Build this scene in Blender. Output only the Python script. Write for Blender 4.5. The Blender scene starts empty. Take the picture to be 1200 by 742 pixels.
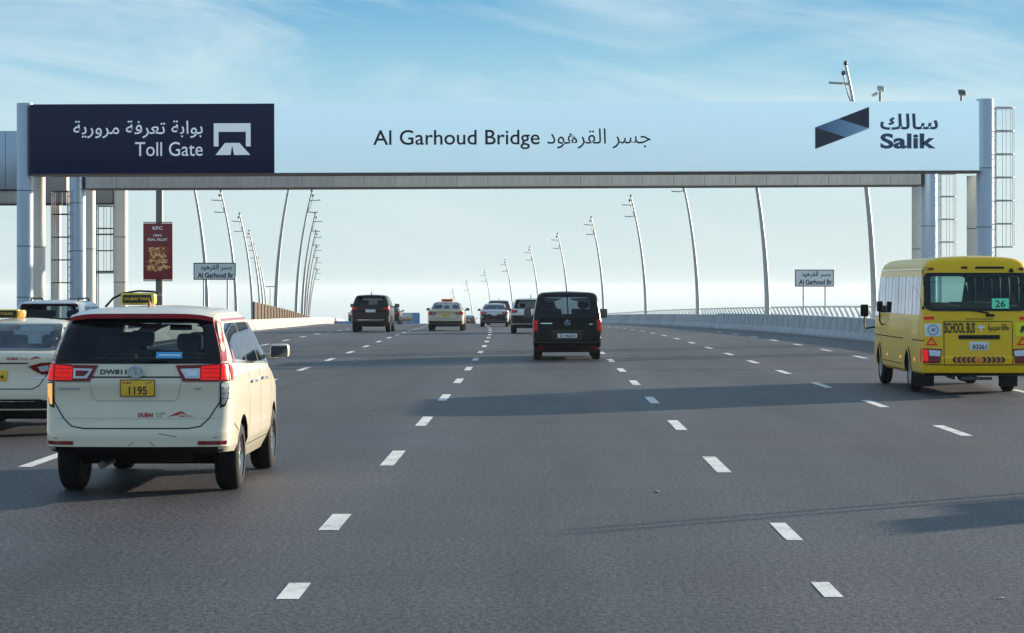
import bpy, bmesh, math, random
from mathutils import Vector, Matrix, geometry
from mathutils.bvhtree import BVHTree
random.seed(7)
R = math.radians
SC = bpy.context.scene
COL = SC.collection
F = 2800.0 / 1200.0            # focal length over image width
CAMZ = 2.03

# ------------------------------------------------------------------ camera
cam_data = bpy.data.cameras.new("Camera")
cam = bpy.data.objects.new("Camera", cam_data)
COL.objects.link(cam)
cam.location = (0, 0, CAMZ)
cam.rotation_euler = (R(90), 0, 0)
cam_data.sensor_width = 36
cam_data.lens = 36 * F
cam_data.shift_x = -31 / 1200
cam_data.shift_y = -35 / 1200
cam_data.clip_start = 0.2
cam_data.clip_end = 60000
SC.camera = cam

# ------------------------------------------------------------------ light
SUN_AZ, SUN_EL = R(52), R(12.0)      # azimuth to the right of the driving direction
world = bpy.data.worlds.new("World")
SC.world = world
world.use_nodes = True
SC.view_settings.view_transform = 'Standard'
SC.view_settings.look = 'None'
SC.view_settings.exposure = 0.95
SC.view_settings.gamma = 1.0
sd = bpy.data.lights.new("Sun", 'SUN')
sd.energy = 5.0
sd.angle = R(0.6)
sd.color = (1.0, 0.86, 0.68)
sun = bpy.data.objects.new("Sun", sd)
COL.objects.link(sun)
sun.rotation_euler = (-(math.pi / 2 - SUN_EL), 0, -SUN_AZ)

def build_haze():
    m = bpy.data.materials.new('air_haze'); m.use_nodes = True; nt = m.node_tree
    nt.nodes.remove(nt.nodes['Principled BSDF'])
    v = nt.nodes.new('ShaderNodeVolumePrincipled'); v.inputs['Density'].default_value = HAZE; v.inputs['Color'].default_value = (.80, .92, 1.0, 1); v.inputs['Anisotropy'].default_value = 0.2
    nt.links.new(v.outputs[0], nt.nodes['Material Output'].inputs['Volume'])
    o = box('haze', -31000, 31000, -31000, 41000, -25.5, 16, m); o['kind'] = 'stuff'
def build_world():
    nt = world.node_tree
    nt.nodes.clear()
    N, L = nt.nodes.new, nt.links.new
    out = N('ShaderNodeOutputWorld')
    sky = N('ShaderNodeTexSky'); sky.sky_type = 'NISHITA'; sky.sun_disc = False
    sky.sun_elevation = SUN_EL; sky.sun_rotation = SUN_AZ
    sky.air_density = 1.0; sky.dust_density = 1.0; sky.ozone_density = 2.0
    tc = N('ShaderNodeTexCoord')
    sep = N('ShaderNodeSeparateXYZ'); L(tc.outputs['Generated'], sep.inputs[0])
    # clear air colours by height above the horizon
    absz = N('ShaderNodeMath'); absz.operation = 'ABSOLUTE'; L(sep.outputs['Z'], absz.inputs[0])
    ramp = N('ShaderNodeValToRGB')
    e = ramp.color_ramp.elements
    e[0].position = 0.0; e[0].color = (0.318, 0.395, 0.41, 1)
    e[1].position = 1.0; e[1].color = (0.09, 0.165, 0.27, 1)
    for p, c in ((0.03, (0.29, 0.37, 0.395)), (0.055, (0.262, 0.366, 0.415)), (0.09, (0.145, 0.285, 0.375)), (0.12, (0.066, 0.20, 0.325)), (0.2, (0.115, 0.215, 0.31)), (0.4, (0.135, 0.215, 0.295))):
        n = e.new(p); n.color = (*c, 1)
    L(absz.outputs[0], ramp.inputs[0])
    # wispy high cloud
    mp = N('ShaderNodeMapping'); mp.inputs['Scale'].default_value = (2.2, 1.0, 11.0); rt = N('ShaderNodeMapping'); rt.inputs['Rotation'].default_value = (0, R(-9), 0)
    mp.inputs['Location'].default_value = (1.35, 0.0, 0.9)
    L(tc.outputs['Generated'], rt.inputs[0]); L(rt.outputs[0], mp.inputs[0])
    n1 = N('ShaderNodeTexNoise'); n1.inputs['Scale'].default_value = 2.6; n1.inputs['Detail'].default_value = 9; n1.inputs['Roughness'].default_value = 0.6; n1.inputs['Distortion'].default_value = 0.9
    L(mp.outputs[0], n1.inputs['Vector'])
    cr = N('ShaderNodeValToRGB'); cr.color_ramp.elements[0].position = 0.44; cr.color_ramp.elements[1].position = 0.68
    L(n1.outputs['Fac'], cr.inputs[0])
    fac = N('ShaderNodeMath'); fac.operation = 'MULTIPLY'; fac.inputs[1].default_value = 0.62
    L(cr.outputs[0], fac.inputs[0])
    cl = N('ShaderNodeMixRGB'); cl.inputs[2].default_value = (0.33, 0.40, 0.43, 1)
    L(fac.outputs[0], cl.inputs[0]); L(ramp.outputs[0], cl.inputs[1])
    b1 = N('ShaderNodeBackground'); b1.inputs['Strength'].default_value = 1.0; L(cl.outputs[0], b1.inputs[0])
    b2 = N('ShaderNodeBackground'); b2.inputs['Strength'].default_value = 0.008; L(sky.outputs[0], b2.inputs[0])
    add = N('ShaderNodeAddShader')
    L(b1.outputs[0], add.inputs[0]); L(b2.outputs[0], add.inputs[1]); L(add.outputs[0], out.inputs[0])
build_world()

# ------------------------------------------------------------------ materials
MATS = {}
def mat(name, col, rough=0.5, metal=0.0, coat=0.0, var=0.0, vscale=3.0, bump=0.0, bscale=40.0, emit=None, spec=0.5, rnd=0.0):
    if name in MATS: return MATS[name]
    m = bpy.data.materials.new(name); m.use_nodes = True
    nt = m.node_tree; b = nt.nodes['Principled BSDF']; N, L = nt.nodes.new, nt.links.new
    b.inputs['Base Color'].default_value = (*col, 1)
    b.inputs['Roughness'].default_value = rough
    b.inputs['Metallic'].default_value = metal
    b.inputs['Coat Weight'].default_value = coat
    b.inputs['Coat Roughness'].default_value = 0.06
    b.inputs['Specular IOR Level'].default_value = spec
    tc = N('ShaderNodeTexCoord')
    if var > 0:
        n = N('ShaderNodeTexNoise'); n.inputs['Scale'].default_value = vscale; n.inputs['Detail'].default_value = 6; n.inputs['Roughness'].default_value = 0.65
        L(tc.outputs['Object'], n.inputs['Vector'])
        mr = N('ShaderNodeMapRange'); mr.inputs[1].default_value = 0.3; mr.inputs[2].default_value = 0.7
        mr.inputs[3].default_value = 1 - var; mr.inputs[4].default_value = 1 + var
        L(n.outputs['Fac'], mr.inputs[0])
        mx = N('ShaderNodeVectorMath'); mx.operation = 'SCALE'; mx.inputs[0].default_value = col
        if rnd > 0:
            oi = N('ShaderNodeObjectInfo'); m1 = N('ShaderNodeMapRange'); m1.inputs[3].default_value = 1 - rnd; m1.inputs[4].default_value = 1 + rnd; L(oi.outputs['Random'], m1.inputs[0])
            pm = N('ShaderNodeMath'); pm.operation = 'MULTIPLY'; L(mr.outputs[0], pm.inputs[0]); L(m1.outputs[0], pm.inputs[1])
            # rain streaks running down
            mp = N('ShaderNodeMapping'); mp.inputs['Scale'].default_value = (5, 5, .5); L(tc.outputs['Object'], mp.inputs[0]); n5 = N('ShaderNodeTexNoise'); n5.inputs['Scale'].default_value = 1.6; n5.inputs['Detail'].default_value = 5; L(mp.outputs[0], n5.inputs['Vector'])
            m5 = N('ShaderNodeMapRange'); m5.inputs[1].default_value = .35; m5.inputs[2].default_value = .6; m5.inputs[3].default_value = 1 - rnd * 2.2; m5.inputs[4].default_value = 1.03; L(n5.outputs[0], m5.inputs[0])
            p2 = N('ShaderNodeMath'); p2.operation = 'MULTIPLY'; L(pm.outputs[0], p2.inputs[0]); L(m5.outputs[0], p2.inputs[1]); mr = p2
        L(mr.outputs[0], mx.inputs['Scale']); L(mx.outputs[0], b.inputs['Base Color'])
        mr2 = N('ShaderNodeMapRange'); mr2.inputs[1].default_value = 0.3; mr2.inputs[2].default_value = 0.7
        mr2.inputs[3].default_value = max(0.02, rough - var * 0.4); mr2.inputs[4].default_value = min(1, rough + var * 0.4)
        L(n.outputs['Fac'], mr2.inputs[0]); L(mr2.outputs[0], b.inputs['Roughness'])
    if bump > 0:
        n = N('ShaderNodeTexNoise'); n.inputs['Scale'].default_value = bscale; n.inputs['Detail'].default_value = 4
        L(tc.outputs['Object'], n.inputs['Vector'])
        bp = N('ShaderNodeBump'); bp.inputs['Strength'].default_value = bump; bp.inputs['Distance'].default_value = 0.01
        L(n.outputs['Fac'], bp.inputs['Height']); L(bp.outputs[0], b.inputs['Normal'])
    if emit:
        b.inputs['Emission Color'].default_value = (*emit[0], 1); b.inputs['Emission Strength'].default_value = emit[1]
    MATS[name] = m
    return m

def glass_mat(name, tint, refl=0.9, pw=4.5):
    if name in MATS: return MATS[name]
    m = bpy.data.materials.new(name); m.use_nodes = True
    nt = m.node_tree; nt.nodes.clear(); N, L = nt.nodes.new, nt.links.new
    out = N('ShaderNodeOutputMaterial'); tr = N('ShaderNodeBsdfTransparent'); tr.inputs[0].default_value = (*tint, 1)
    gl = N('ShaderNodeBsdfGlossy'); gl.inputs['Roughness'].default_value = 0.03; gl.inputs[0].default_value = (refl * .8, refl * .85, refl, 1)
    lw = N('ShaderNodeLayerWeight'); lw.inputs['Blend'].default_value = 0.5
    pw_ = N('ShaderNodeMath'); pw_.operation = 'POWER'; pw_.inputs[1].default_value = pw; L(lw.outputs['Facing'], pw_.inputs[0])
    fr = N('ShaderNodeMath'); fr.operation = 'MULTIPLY_ADD'; fr.inputs[1].default_value = 0.9; fr.inputs[2].default_value = 0.03; L(pw_.outputs[0], fr.inputs[0])
    mx = N('ShaderNodeMixShader'); L(fr.outputs[0], mx.inputs[0]); L(tr.outputs[0], mx.inputs[1]); L(gl.outputs[0], mx.inputs[2]); L(mx.outputs[0], out.inputs[0])
    MATS[name] = m
    return m

def asphalt_mat():
    m = bpy.data.materials.new("asphalt"); m.use_nodes = True
    nt = m.node_tree; b = nt.nodes['Principled BSDF']; N, L = nt.nodes.new, nt.links.new
    tc = N('ShaderNodeTexCoord')
    def noise(scale, detail, sc=(1, 1, 1), rough=0.6):
        mp = N('ShaderNodeMapping'); mp.inputs['Scale'].default_value = sc; L(tc.outputs['Object'], mp.inputs[0])
        n = N('ShaderNodeTexNoise'); n.inputs['Scale'].default_value = scale; n.inputs['Detail'].default_value = detail; n.inputs['Roughness'].default_value = rough
        L(mp.outputs[0], n.inputs['Vector']); return n
    def rng(n, a, c, lo, hi):
        r = N('ShaderNodeMapRange'); r.inputs[1].default_value = a; r.inputs[2].default_value = c; r.inputs[3].default_value = lo; r.inputs[4].default_value = hi
        L(n.outputs[0], r.inputs[0]); return r
    def mul(a, c):
        x = N('ShaderNodeMath'); x.operation = 'MULTIPLY'; L(a.outputs[0], x.inputs[0]); L(c.outputs[0], x.inputs[1]); return x
    big = rng(noise(0.16, 4, (1, 0.35, 1)), 0.3, 0.7, 0.80, 1.20)
    strk = rng(noise(0.8, 4, (1.2, 0.03, 1)), 0.3, 0.7, 0.88, 1.12)
    cross = rng(noise(0.5, 3, (0.12, 1.0, 1)), 0.3, 0.7, 0.90, 1.10)
    agg = rng(noise(24, 3, (1, 0.5, 1), 0.8), 0.41, 0.59, 0.42, 1.64)
    fine = rng(noise(75, 2, (1, 0.6, 1), 0.8), 0.41, 0.59, 0.50, 1.60)
    vo = N('ShaderNodeTexVoronoi'); vo.inputs['Scale'].default_value = 11; L(tc.outputs['Object'], vo.inputs['Vector'])
    chip = N('ShaderNodeMapRange'); chip.inputs[1].default_value = 0.0; chip.inputs[2].default_value = 0.12; chip.inputs[3].default_value = 1.9; chip.inputs[4].default_value = 1.0
    L(vo.outputs['Distance'], chip.inputs[0])
    sx = N('ShaderNodeSeparateXYZ'); L(tc.outputs['Object'], sx.inputs[0])
    wv = N('ShaderNodeMath'); wv.operation = 'MULTIPLY_ADD'; wv.inputs[1].default_value = 2 * math.pi / 3.83; wv.inputs[2].default_value = 2 * math.pi * 1.72 / 3.83; L(sx.outputs['X'], wv.inputs[0])
    c1 = N('ShaderNodeMath'); c1.operation = 'COSINE'; L(wv.outputs[0], c1.inputs[0])       # +1 on the lane lines, -1 mid lane
    w2 = N('ShaderNodeMath'); w2.operation = 'MULTIPLY'; w2.inputs[1].default_value = 2.0; L(wv.outputs[0], w2.inputs[0])
    c2 = N('ShaderNodeMath'); c2.operation = 'COSINE'; L(w2.outputs[0], c2.inputs[0])
    oil = rng(c1, -1.0, -0.50, 0.66, 1.0); trk = rng(c2, -1.0, 1.0, 0.90, 1.06)
    dr = rng(noise(0.9, 4, (0.9, 0.12, 1)), 0.40, 0.60, 0.0, 1.0)
    om = N('ShaderNodeMix'); om.data_type = 'FLOAT'; om.inputs[2].default_value = 1.0; L(dr.outputs[0], om.inputs[0]); L(oil.outputs[0], om.inputs[3])
    f = mul(mul(mul(mul(big, strk), cross), mul(mul(agg, fine), chip)), mul(om, trk))
    colr = N('ShaderNodeVectorMath'); colr.operation = 'SCALE'; colr.inputs[0].default_value = (0.063, 0.061, 0.065)
    L(f.outputs[0], colr.inputs['Scale'])
    # cool / warm drift
    tint = noise(0.09, 3); tr = N('ShaderNodeMixRGB'); tr.blend_type = 'MULTIPLY'; tr.inputs[0].default_value = 1
    cr = N('ShaderNodeValToRGB'); cr.color_ramp.elements[0].position = 0.35; cr.color_ramp.elements[0].color = (0.90, 0.98, 1.10, 1)
    cr.color_ramp.elements[1].position = 0.65; cr.color_ramp.elements[1].color = (1.03, 0.99, 0.97, 1)
    L(tint.outputs['Fac'], cr.inputs[0]); L(colr.outputs[0], tr.inputs[1]); L(cr.outputs[0], tr.inputs[2])
    L(tr.outputs[0], b.inputs['Base Color'])
    b.inputs['Roughness'].default_value = 0.56
    b.inputs['Specular IOR Level'].default_value = 0.30
    bp = N('ShaderNodeBump'); bp.inputs['Strength'].default_value = 0.30; bp.inputs['Distance'].default_value = 0.006
    L(mul(agg, fine).outputs[0], bp.inputs['Height']); L(bp.outputs[0], b.inputs['Normal'])
    return m

def water_mat():
    m = bpy.data.materials.new("creek_water"); m.use_nodes = True
    nt = m.node_tree; b = nt.nodes['Principled BSDF']; N, L = nt.nodes.new, nt.links.new
    b.inputs['Base Color'].default_value = (0.10, 0.17, 0.20, 1); b.inputs['Roughness'].default_value = 0.02; b.inputs['IOR'].default_value = 1.33
    b.inputs['Specular IOR Level'].default_value = 0.8
    tc = N('ShaderNodeTexCoord'); n = N('ShaderNodeTexNoise'); n.inputs['Scale'].default_value = 0.4; n.inputs['Detail'].default_value = 3
    L(tc.outputs['Object'], n.inputs['Vector'])
    bp = N('ShaderNodeBump'); bp.inputs['Strength'].default_value = 0.01; bp.inputs['Distance'].default_value = 0.01
    L(n.outputs['Fac'], bp.inputs['Height']); L(bp.outputs[0], b.inputs['Normal'])
    return m

M_ASPH = asphalt_mat()
def line_mat():
    m = bpy.data.materials.new('road_paint'); m.use_nodes = True; nt = m.node_tree; b = nt.nodes['Principled BSDF']; N, L = nt.nodes.new, nt.links.new
    tc = N('ShaderNodeTexCoord'); n = N('ShaderNodeTexNoise'); n.inputs['Scale'].default_value = 16; n.inputs['Detail'].default_value = 8; n.inputs['Roughness'].default_value = .8
    n2 = N('ShaderNodeTexNoise'); n2.inputs['Scale'].default_value = 2.2; n2.inputs['Detail'].default_value = 3
    L(tc.outputs['Object'], n.inputs['Vector']); L(tc.outputs['Object'], n2.inputs['Vector'])
    a = N('ShaderNodeMath'); a.operation = 'MULTIPLY_ADD'; a.inputs[1].default_value = .5; L(n2.outputs[0], a.inputs[0]); L(n.outputs[0], a.inputs[2])
    cr = N('ShaderNodeValToRGB'); e = cr.color_ramp.elements; e[0].position = .56; e[0].color = (.16, .16, .16, 1); e[1].position = .80; e[1].color = (.74, .74, .72, 1)
    x = e.new(.67); x.color = (.58, .58, .56, 1)
    L(a.outputs[0], cr.inputs[0]); L(cr.outputs[0], b.inputs['Base Color']); b.inputs['Roughness'].default_value = .65
    return m
M_LINE = line_mat()
M_CONC = mat('barrier_concrete', (0.42, 0.44, 0.47), 0.75, var=0.12, vscale=1.2, bump=0.3, bscale=18, rnd=.10)
M_CONCW = mat('warm_concrete', (0.50, 0.46, 0.40), 0.8, var=0.12, vscale=1.2, bump=0.3, bscale=18, rnd=.10)
M_WHITEMETAL = mat('white_painted_steel', (0.72, 0.72, 0.70), 0.45, var=0.05)
M_POLE = mat('galvanised_pole', (0.46, 0.47, 0.46), 0.5, 0.35, var=0.06)
M_ALU = mat('brushed_cladding', (0.42, 0.50, 0.60), 0.34, 0.65, var=0.04, vscale=0.8)
M_CREAM = mat('cream_column_paint', (0.72, 0.68, 0.60), 0.5, var=0.05)
M_BRONZE = mat('grey_cladding_panel', (0.55, 0.51, 0.46), 0.42, 0.15, var=0.06, vscale=0.7, rnd=.05)
M_DARKTRIM = mat('dark_trim', (0.03, 0.03, 0.032), 0.5)
M_BROWNTRIM = mat('brown_trim', (0.14, 0.10, 0.08), 0.5)
M_GALV = mat('dark_ladder_steel', (0.10, 0.10, 0.10), 0.5, 0.5)
M_GALVL = mat('light_ladder_steel', (0.42, 0.42, 0.41), 0.5, 0.4)
M_BLACK = mat('black_plastic', (0.009, 0.009, 0.010), 0.5, spec=0.25)
M_RUBBER = mat('tyre_rubber', (0.012, 0.012, 0.013), 0.8, bump=0.2, bscale=60, spec=0.2)
M_RIM = mat('wheel_alloy', (0.55, 0.53, 0.5), 0.3, 0.8)
M_INT = mat('cabin_lining', (0.045, 0.05, 0.055), 0.8)
M_SEAT = mat('seat_fabric', (0.09, 0.09, 0.10), 0.85)
M_GLASS = glass_mat('tinted_glass', (0.34, 0.40, 0.45))
M_GLASSL = glass_mat('light_glass', (0.50, 0.60, 0.62))
M_GLASSB = glass_mat('bus_side_glass', (0.62, 0.66, 0.66), 1.0, 2.0)
M_GLASSG = glass_mat('green_bus_glass', (0.34, 0.56, 0.52))
M_GLASSD = glass_mat('dark_privacy_glass', (0.10, 0.11, 0.13))
M_FRIT = mat('black_glass_border', (0.004, 0.005, 0.007), 0.10, spec=0.3)
M_RED = mat('red_lamp_lens', (0.55, 0.003, 0.004), 0.3, spec=.25, coat=.15, emit=((1.0, 0.02, 0.02), 0.06))
M_REDD = mat('dark_red_lens', (0.20, 0.003, 0.006), 0.2, spec=.3, coat=.3)
M_REDL = mat('lit_brake_lamp', (0.70, 0.004, 0.004), 0.3, spec=.25, coat=.15, emit=((1.0, 0.012, 0.008), 0.22))
M_CLEAR = mat('clear_lamp_lens', (0.55, 0.58, 0.62), 0.12, 0.3, coat=1)
M_AMBER = mat('lit_indicator', (0.9, 0.45, 0.06), 0.2, coat=1, emit=((1.0, 0.45, 0.08), 0.35))
M_CHROME = mat('chrome', (0.75, 0.76, 0.78), 0.12, 1.0)
M_SILVER = mat('silver_emblem', (0.6, 0.65, 0.72), 0.25, 0.8)
M_PLATEY = mat('yellow_plate', (0.85, 0.50, 0.03), 0.4)
M_PLATEW = mat('white_plate', (0.75, 0.76, 0.78), 0.4)
M_INK = mat('black_ink', (0.012, 0.013, 0.018), 0.5)
M_REDINK = mat('red_ink', (0.45, 0.02, 0.03), 0.5)
M_BLUEST = mat('blue_sticker', (0.06, 0.40, 0.75), 0.4)
M_WHITEINK = mat('white_ink', (0.82, 0.83, 0.83), 0.5)
M_GLOWWHITE = mat('glow_white_lettering', (0.82, 0.84, 0.85), 0.5, emit=((0.8, 0.92, 1.0), 0.12))  # faint emission added to brighten the white lettering
def paint(name, col, rough=0.32, coat=0.8, metal=0.0): return mat(name, col, rough, metal, coat, var=0.035, vscale=2.5)
M_CREAMPAINT = paint('cream_taxi_paint', (0.72, 0.66, 0.52), 0.3, 0.6, 0.0)
M_MIRROR = mat('mirror_glass', (0.07, 0.08, 0.09), 0.05, 1.0)
M_REDPAINT = paint('red_taxi_paint', (0.42, 0.012, 0.03))
M_WHITEPAINT = paint('white_car_paint', (0.76, 0.77, 0.79))
M_BLACKPAINT = mat('black_car_paint', (0.004, 0.004, 0.005), 0.22, spec=0.12, coat=0.08)
M_MAROON = mat('dark_maroon_paint', (0.016, 0.006, 0.008), 0.25, spec=0.25, coat=0.15)
M_REDCAR = paint('dull_red_paint', (0.16, 0.014, 0.02))
M_YELLOW = mat('school_bus_yellow', (0.93, 0.55, 0.001), 0.3, coat=.2, spec=.3, var=.04, vscale=2)
M_SEAM = mat('panel_gap', (0.02, 0.018, 0.015), 0.9)

# ------------------------------------------------------------------ object helpers
def link_mesh(name, verts, faces, m=None, parent=None, smooth=None, mats=None, fmat=None):
    me = bpy.data.meshes.new(name)
    me.from_pydata([tuple(v) for v in verts], [], faces)
    for x in (mats or ([m] if m else [])): me.materials.append(x)
    if fmat: me.polygons.foreach_set('material_index', fmat)
    me.validate(); me.update()
    if smooth is not None:
        me.shade_smooth(); me.set_sharp_from_angle(angle=R(smooth))
    o = bpy.data.objects.new(name, me); COL.objects.link(o)
    if parent: o.parent = parent
    return o

def link_bm(name, bm, m, parent=None, smooth=None):
    me = bpy.data.meshes.new(name); bm.normal_update(); bm.to_mesh(me); bm.free()
    me.materials.append(m)
    if smooth is not None:
        me.shade_smooth(); me.set_sharp_from_angle(angle=R(smooth))
    o = bpy.data.objects.new(name, me); COL.objects.link(o)
    if parent: o.parent = parent
    return o

def thing(name, label, cat, loc=(0, 0, 0), rz=0, group=None):
    o = bpy.data.objects.new(name, None); COL.objects.link(o)
    o.location = loc; o.rotation_euler = (0, 0, rz); o.empty_display_size = 0.3
    o['label'] = label; o['category'] = cat
    if group: o['group'] = group
    return o

def copy_thing(src, loc, label=None, rz=None, group=None, scale=None):
    def rec(o, p):
        c = o.copy(); COL.objects.link(c); c.parent = p
        for ch in list(o.children): rec(ch, c)
        return c
    c = rec(src, None); c.location = loc
    if rz is not None: c.rotation_euler = (0, 0, rz)
    if label: c['label'] = label
    if group: c['group'] = group
    if scale: c.scale = scale
    return c

def bm_box(bm, x0, x1, y0, y1, z0, z1, bev=0.0, mtx=None):
    r = bmesh.ops.create_cube(bm, size=1.0)
    vs = r['verts']
    for v in vs:
        v.co = Vector(((x0 + x1) / 2 + v.co.x * (x1 - x0), (y0 + y1) / 2 + v.co.y * (y1 - y0), (z0 + z1) / 2 + v.co.z * (z1 - z0)))
    if bev > 0:
        es = list({e for v in vs for e in v.link_edges})
        rr = bmesh.ops.bevel(bm, geom=es, offset=bev, segments=2, affect='EDGES', profile=0.5)
        vs = list({v for f in rr['faces'] for v in f.verts} | {v for v in vs if v.is_valid})
    if mtx is not None:
        bmesh.ops.transform(bm, matrix=mtx, verts=[v for v in vs if v.is_valid])

def box(name, x0, x1, y0, y1, z0, z1, m, parent=None, bev=0.0):
    bm = bmesh.new(); bm_box(bm, x0, x1, y0, y1, z0, z1, bev)
    return link_bm(name, bm, m, parent, 40 if bev else None)

def bm_tube(bm, pts, rads, n=10, caps=True):
    pts = [Vector(p) for p in pts]
    if not isinstance(rads, (list, tuple)): rads = [rads] * len(pts)
    rings = []; prev = None
    for i, p in enumerate(pts):
        d = (pts[min(i + 1, len(pts) - 1)] - pts[max(i - 1, 0)]).normalized()
        if prev is None:
            a = Vector((1, 0, 0)) if abs(d.x) < 0.9 else Vector((0, 1, 0))
            u = d.cross(a).normalized()
        else:
            u = (prev - d * prev.dot(d)).normalized()
        prev = u; w = d.cross(u)
        rings.append([bm.verts.new(p + (u * math.cos(2 * math.pi * k / n) + w * math.sin(2 * math.pi * k / n)) * rads[i]) for k in range(n)])
    for a, b in zip(rings, rings[1:]):
        for k in range(n): bm.faces.new((a[k], a[(k + 1) % n], b[(k + 1) % n], b[k]))
    if caps:
        bm.faces.new(rings[0][::-1]); bm.faces.new(rings[-1])

def tube(name, pts, rads, m, parent=None, n=12):
    bm = bmesh.new(); bm_tube(bm, pts, rads, n)
    bmesh.ops.recalc_face_normals(bm, faces=bm.faces)
    return link_bm(name, bm, m, parent, 40)

def prism(name, poly, axis, a, b, m, parent=None):
    """polygon extruded along axis ('y': poly in x,z ; 'x': poly in y,z)"""
    n = len(poly)
    f = (lambda p, t: (p[0], t, p[1])) if axis == 'y' else (lambda p, t: (t, p[0], p[1]))
    vs = [f(p, a) for p in poly] + [f(p, b) for p in poly]
    fs = [list(range(n))[::-1], list(range(n, 2 * n))] + [[i, (i + 1) % n, (i + 1) % n + n, i + n] for i in range(n)]
    o = link_mesh(name, vs, fs, m, parent)
    bm = bmesh.new(); bm.from_mesh(o.data); bmesh.ops.recalc_face_normals(bm, faces=bm.faces); bm.to_mesh(o.data); bm.free()
    return o

# ------------------------------------------------------------------ text
AR = {'ب': 'FE8F', 'ة': 'FE93', 'ت': 'FE95', 'ع': 'FEC9', 'ر': 'FEAD', 'ف': 'FED1', 'م': 'FEE1', 'ي': 'FEF1', 'ج': 'FE9D', 'س': 'FEB1',
      'ل': 'FEDD', 'ق': 'FED5', 'ه': 'FEE9', 'د': 'FEA9', 'ح': 'FEA1', 'ك': 'FED9', 'ا': 'FE8D', 'و': 'FEED'}
NOJOIN = 'اورد' + 'ة'
def shape_ar(s):
    out = []
    for w in s.split(' '):
        r = ''
        for i, ch in enumerate(w):
            base = int(AR[ch], 16)
            pj = i > 0 and w[i - 1] not in NOJOIN
            nj = i < len(w) - 1 and ch not in NOJOIN
            k = (0 if not pj and not nj else 1 if pj and not nj else 2 if nj and not pj else 3)
            r += chr(base + k)
        out.append(r[::-1])
    return ' '.join(out[::-1])

def text_geo(body, bold=0.0):
    c = bpy.data.curves.new('lettering', 'FONT'); c.body = body; c.offset = bold; c.resolution_u = 4
    o = bpy.data.objects.new('lettering', c); COL.objects.link(o)
    bpy.context.view_layer.update()
    me = bpy.data.meshes.new_from_object(o.evaluated_get(bpy.context.evaluated_depsgraph_get()))
    vs = [(v.co.x, v.co.y) for v in me.vertices]; fs = [list(p.vertices) for p in me.polygons]
    bpy.data.objects.remove(o); bpy.data.curves.remove(c); bpy.data.meshes.remove(me)
    return vs, fs

def fit_text(body, x0, x1, z0, z1, bold=0.0):
    """text scaled so its ink fills the box; returns 2D verts + faces"""
    vs, fs = text_geo(body, bold)
    ax = min(v[0] for v in vs); bx = max(v[0] for v in vs); ay = min(v[1] for v in vs); by = max(v[1] for v in vs)
    return [(x0 + (v[0] - ax) / (bx - ax) * (x1 - x0), z0 + (v[1] - ay) / (by - ay) * (z1 - z0)) for v in vs], fs

def flat_text(body, x0, x1, z0, z1, y, m, parent, bold=0.0, name='lettering'):
    vs, fs = fit_text(body, x0, x1, z0, z1, bold)
    return link_mesh(name, [(v[0], y, v[1]) for v in vs], fs, m, parent)

def flat_poly(name, poly, y, m, parent, t=0.0):
    if t: return prism(name, poly, 'y', y, y + t, m, parent)
    return link_mesh(name, [(p[0], y, p[1]) for p in poly], [list(range(len(poly)))], m, parent)

# ------------------------------------------------------------------ road profile
ZT = [(-60, 0), (60, 0), (90, -.03), (105, -.08), (120, -.18), (152, -.52), (177, -.80), (210, -1.22), (237, -1.63), (283, -2.4), (329, -3.3), (375, -4.4), (421, -5.9), (467, -7.5), (513, -9.4), (559, -11.3), (700, -18)]
def lerp_table(t, d):
    for (a, za), (b, zb) in zip(t, t[1:]):
        if d <= b: return za + (zb - za) * (d - a) / (b - a)
    return t[-1][1]
def RZ(d):
    return sum(lerp_table(ZT, d + k) for k in (-12, -8, -4, 0, 4, 8, 12)) / 7.0
def CV(d):
    return -1.42e-4 * (d - 50) ** 2 if d > 50 else 0.0
def struct(o):
    o['kind'] = 'structure'; return o

def strip(name, x0, x1, d0, d1, dz, m, step=4.0, parent=None, nx=1):
    n = max(1, int((d1 - d0) / step)); vs = []; fs = []
    for i in range(n + 1):
        d = d0 + (d1 - d0) * i / n
        for j in range(nx + 1):
            vs.append((x0 + (x1 - x0) * j / nx + CV(d), d, RZ(d) + dz))
    w = nx + 1
    for i in range(n):
        for j in range(nx):
            a = i * w + j; fs.append((a, a + 1, a + w + 1, a + w))
    return link_mesh(name, vs, fs, m, parent, smooth=30)

road = struct(strip('road', -45, 16.4, -40, 640, 0.0, M_ASPH, nx=6))
# deck slab under the road
def deck():
    vs = []; fs = []; n = 120
    for i in range(n + 1):
        d = -40 + 680 * i / n; z = RZ(d); c = CV(d)
        vs += [(-45.4 + c, d, z - .03), (-45.4 + c, d, z - .5), (-40 + c, d, z - 1.9), (11 + c, d, z - 1.9), (16.8 + c, d, z - .5), (16.8 + c, d, z - .03)]
    for i in range(n):
        for k in range(6):
            a = i * 6 + k; b = i * 6 + (k + 1) % 6; fs.append((a, b, b + 6, a + 6))
    fs += [[5, 4, 3, 2, 1, 0], [n * 6 + k for k in range(6)]]
    return link_mesh('bridge_deck', vs, fs, M_CONC)
struct(deck())
w = link_mesh('water', [(-30000, -30000, -24), (30000, -30000, -24), (30000, 40000, -24), (-30000, 40000, -24)], [(0, 1, 2, 3)], water_mat())
struct(w)
for i in range(14):      # bridge piers
    d = 10 + 45 * i
    pr = box('bridge_pier', -34 + CV(d), 6 + CV(d), d, d + 2.2, -25, RZ(d) - 1.85, M_CONC); struct(pr)

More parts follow.
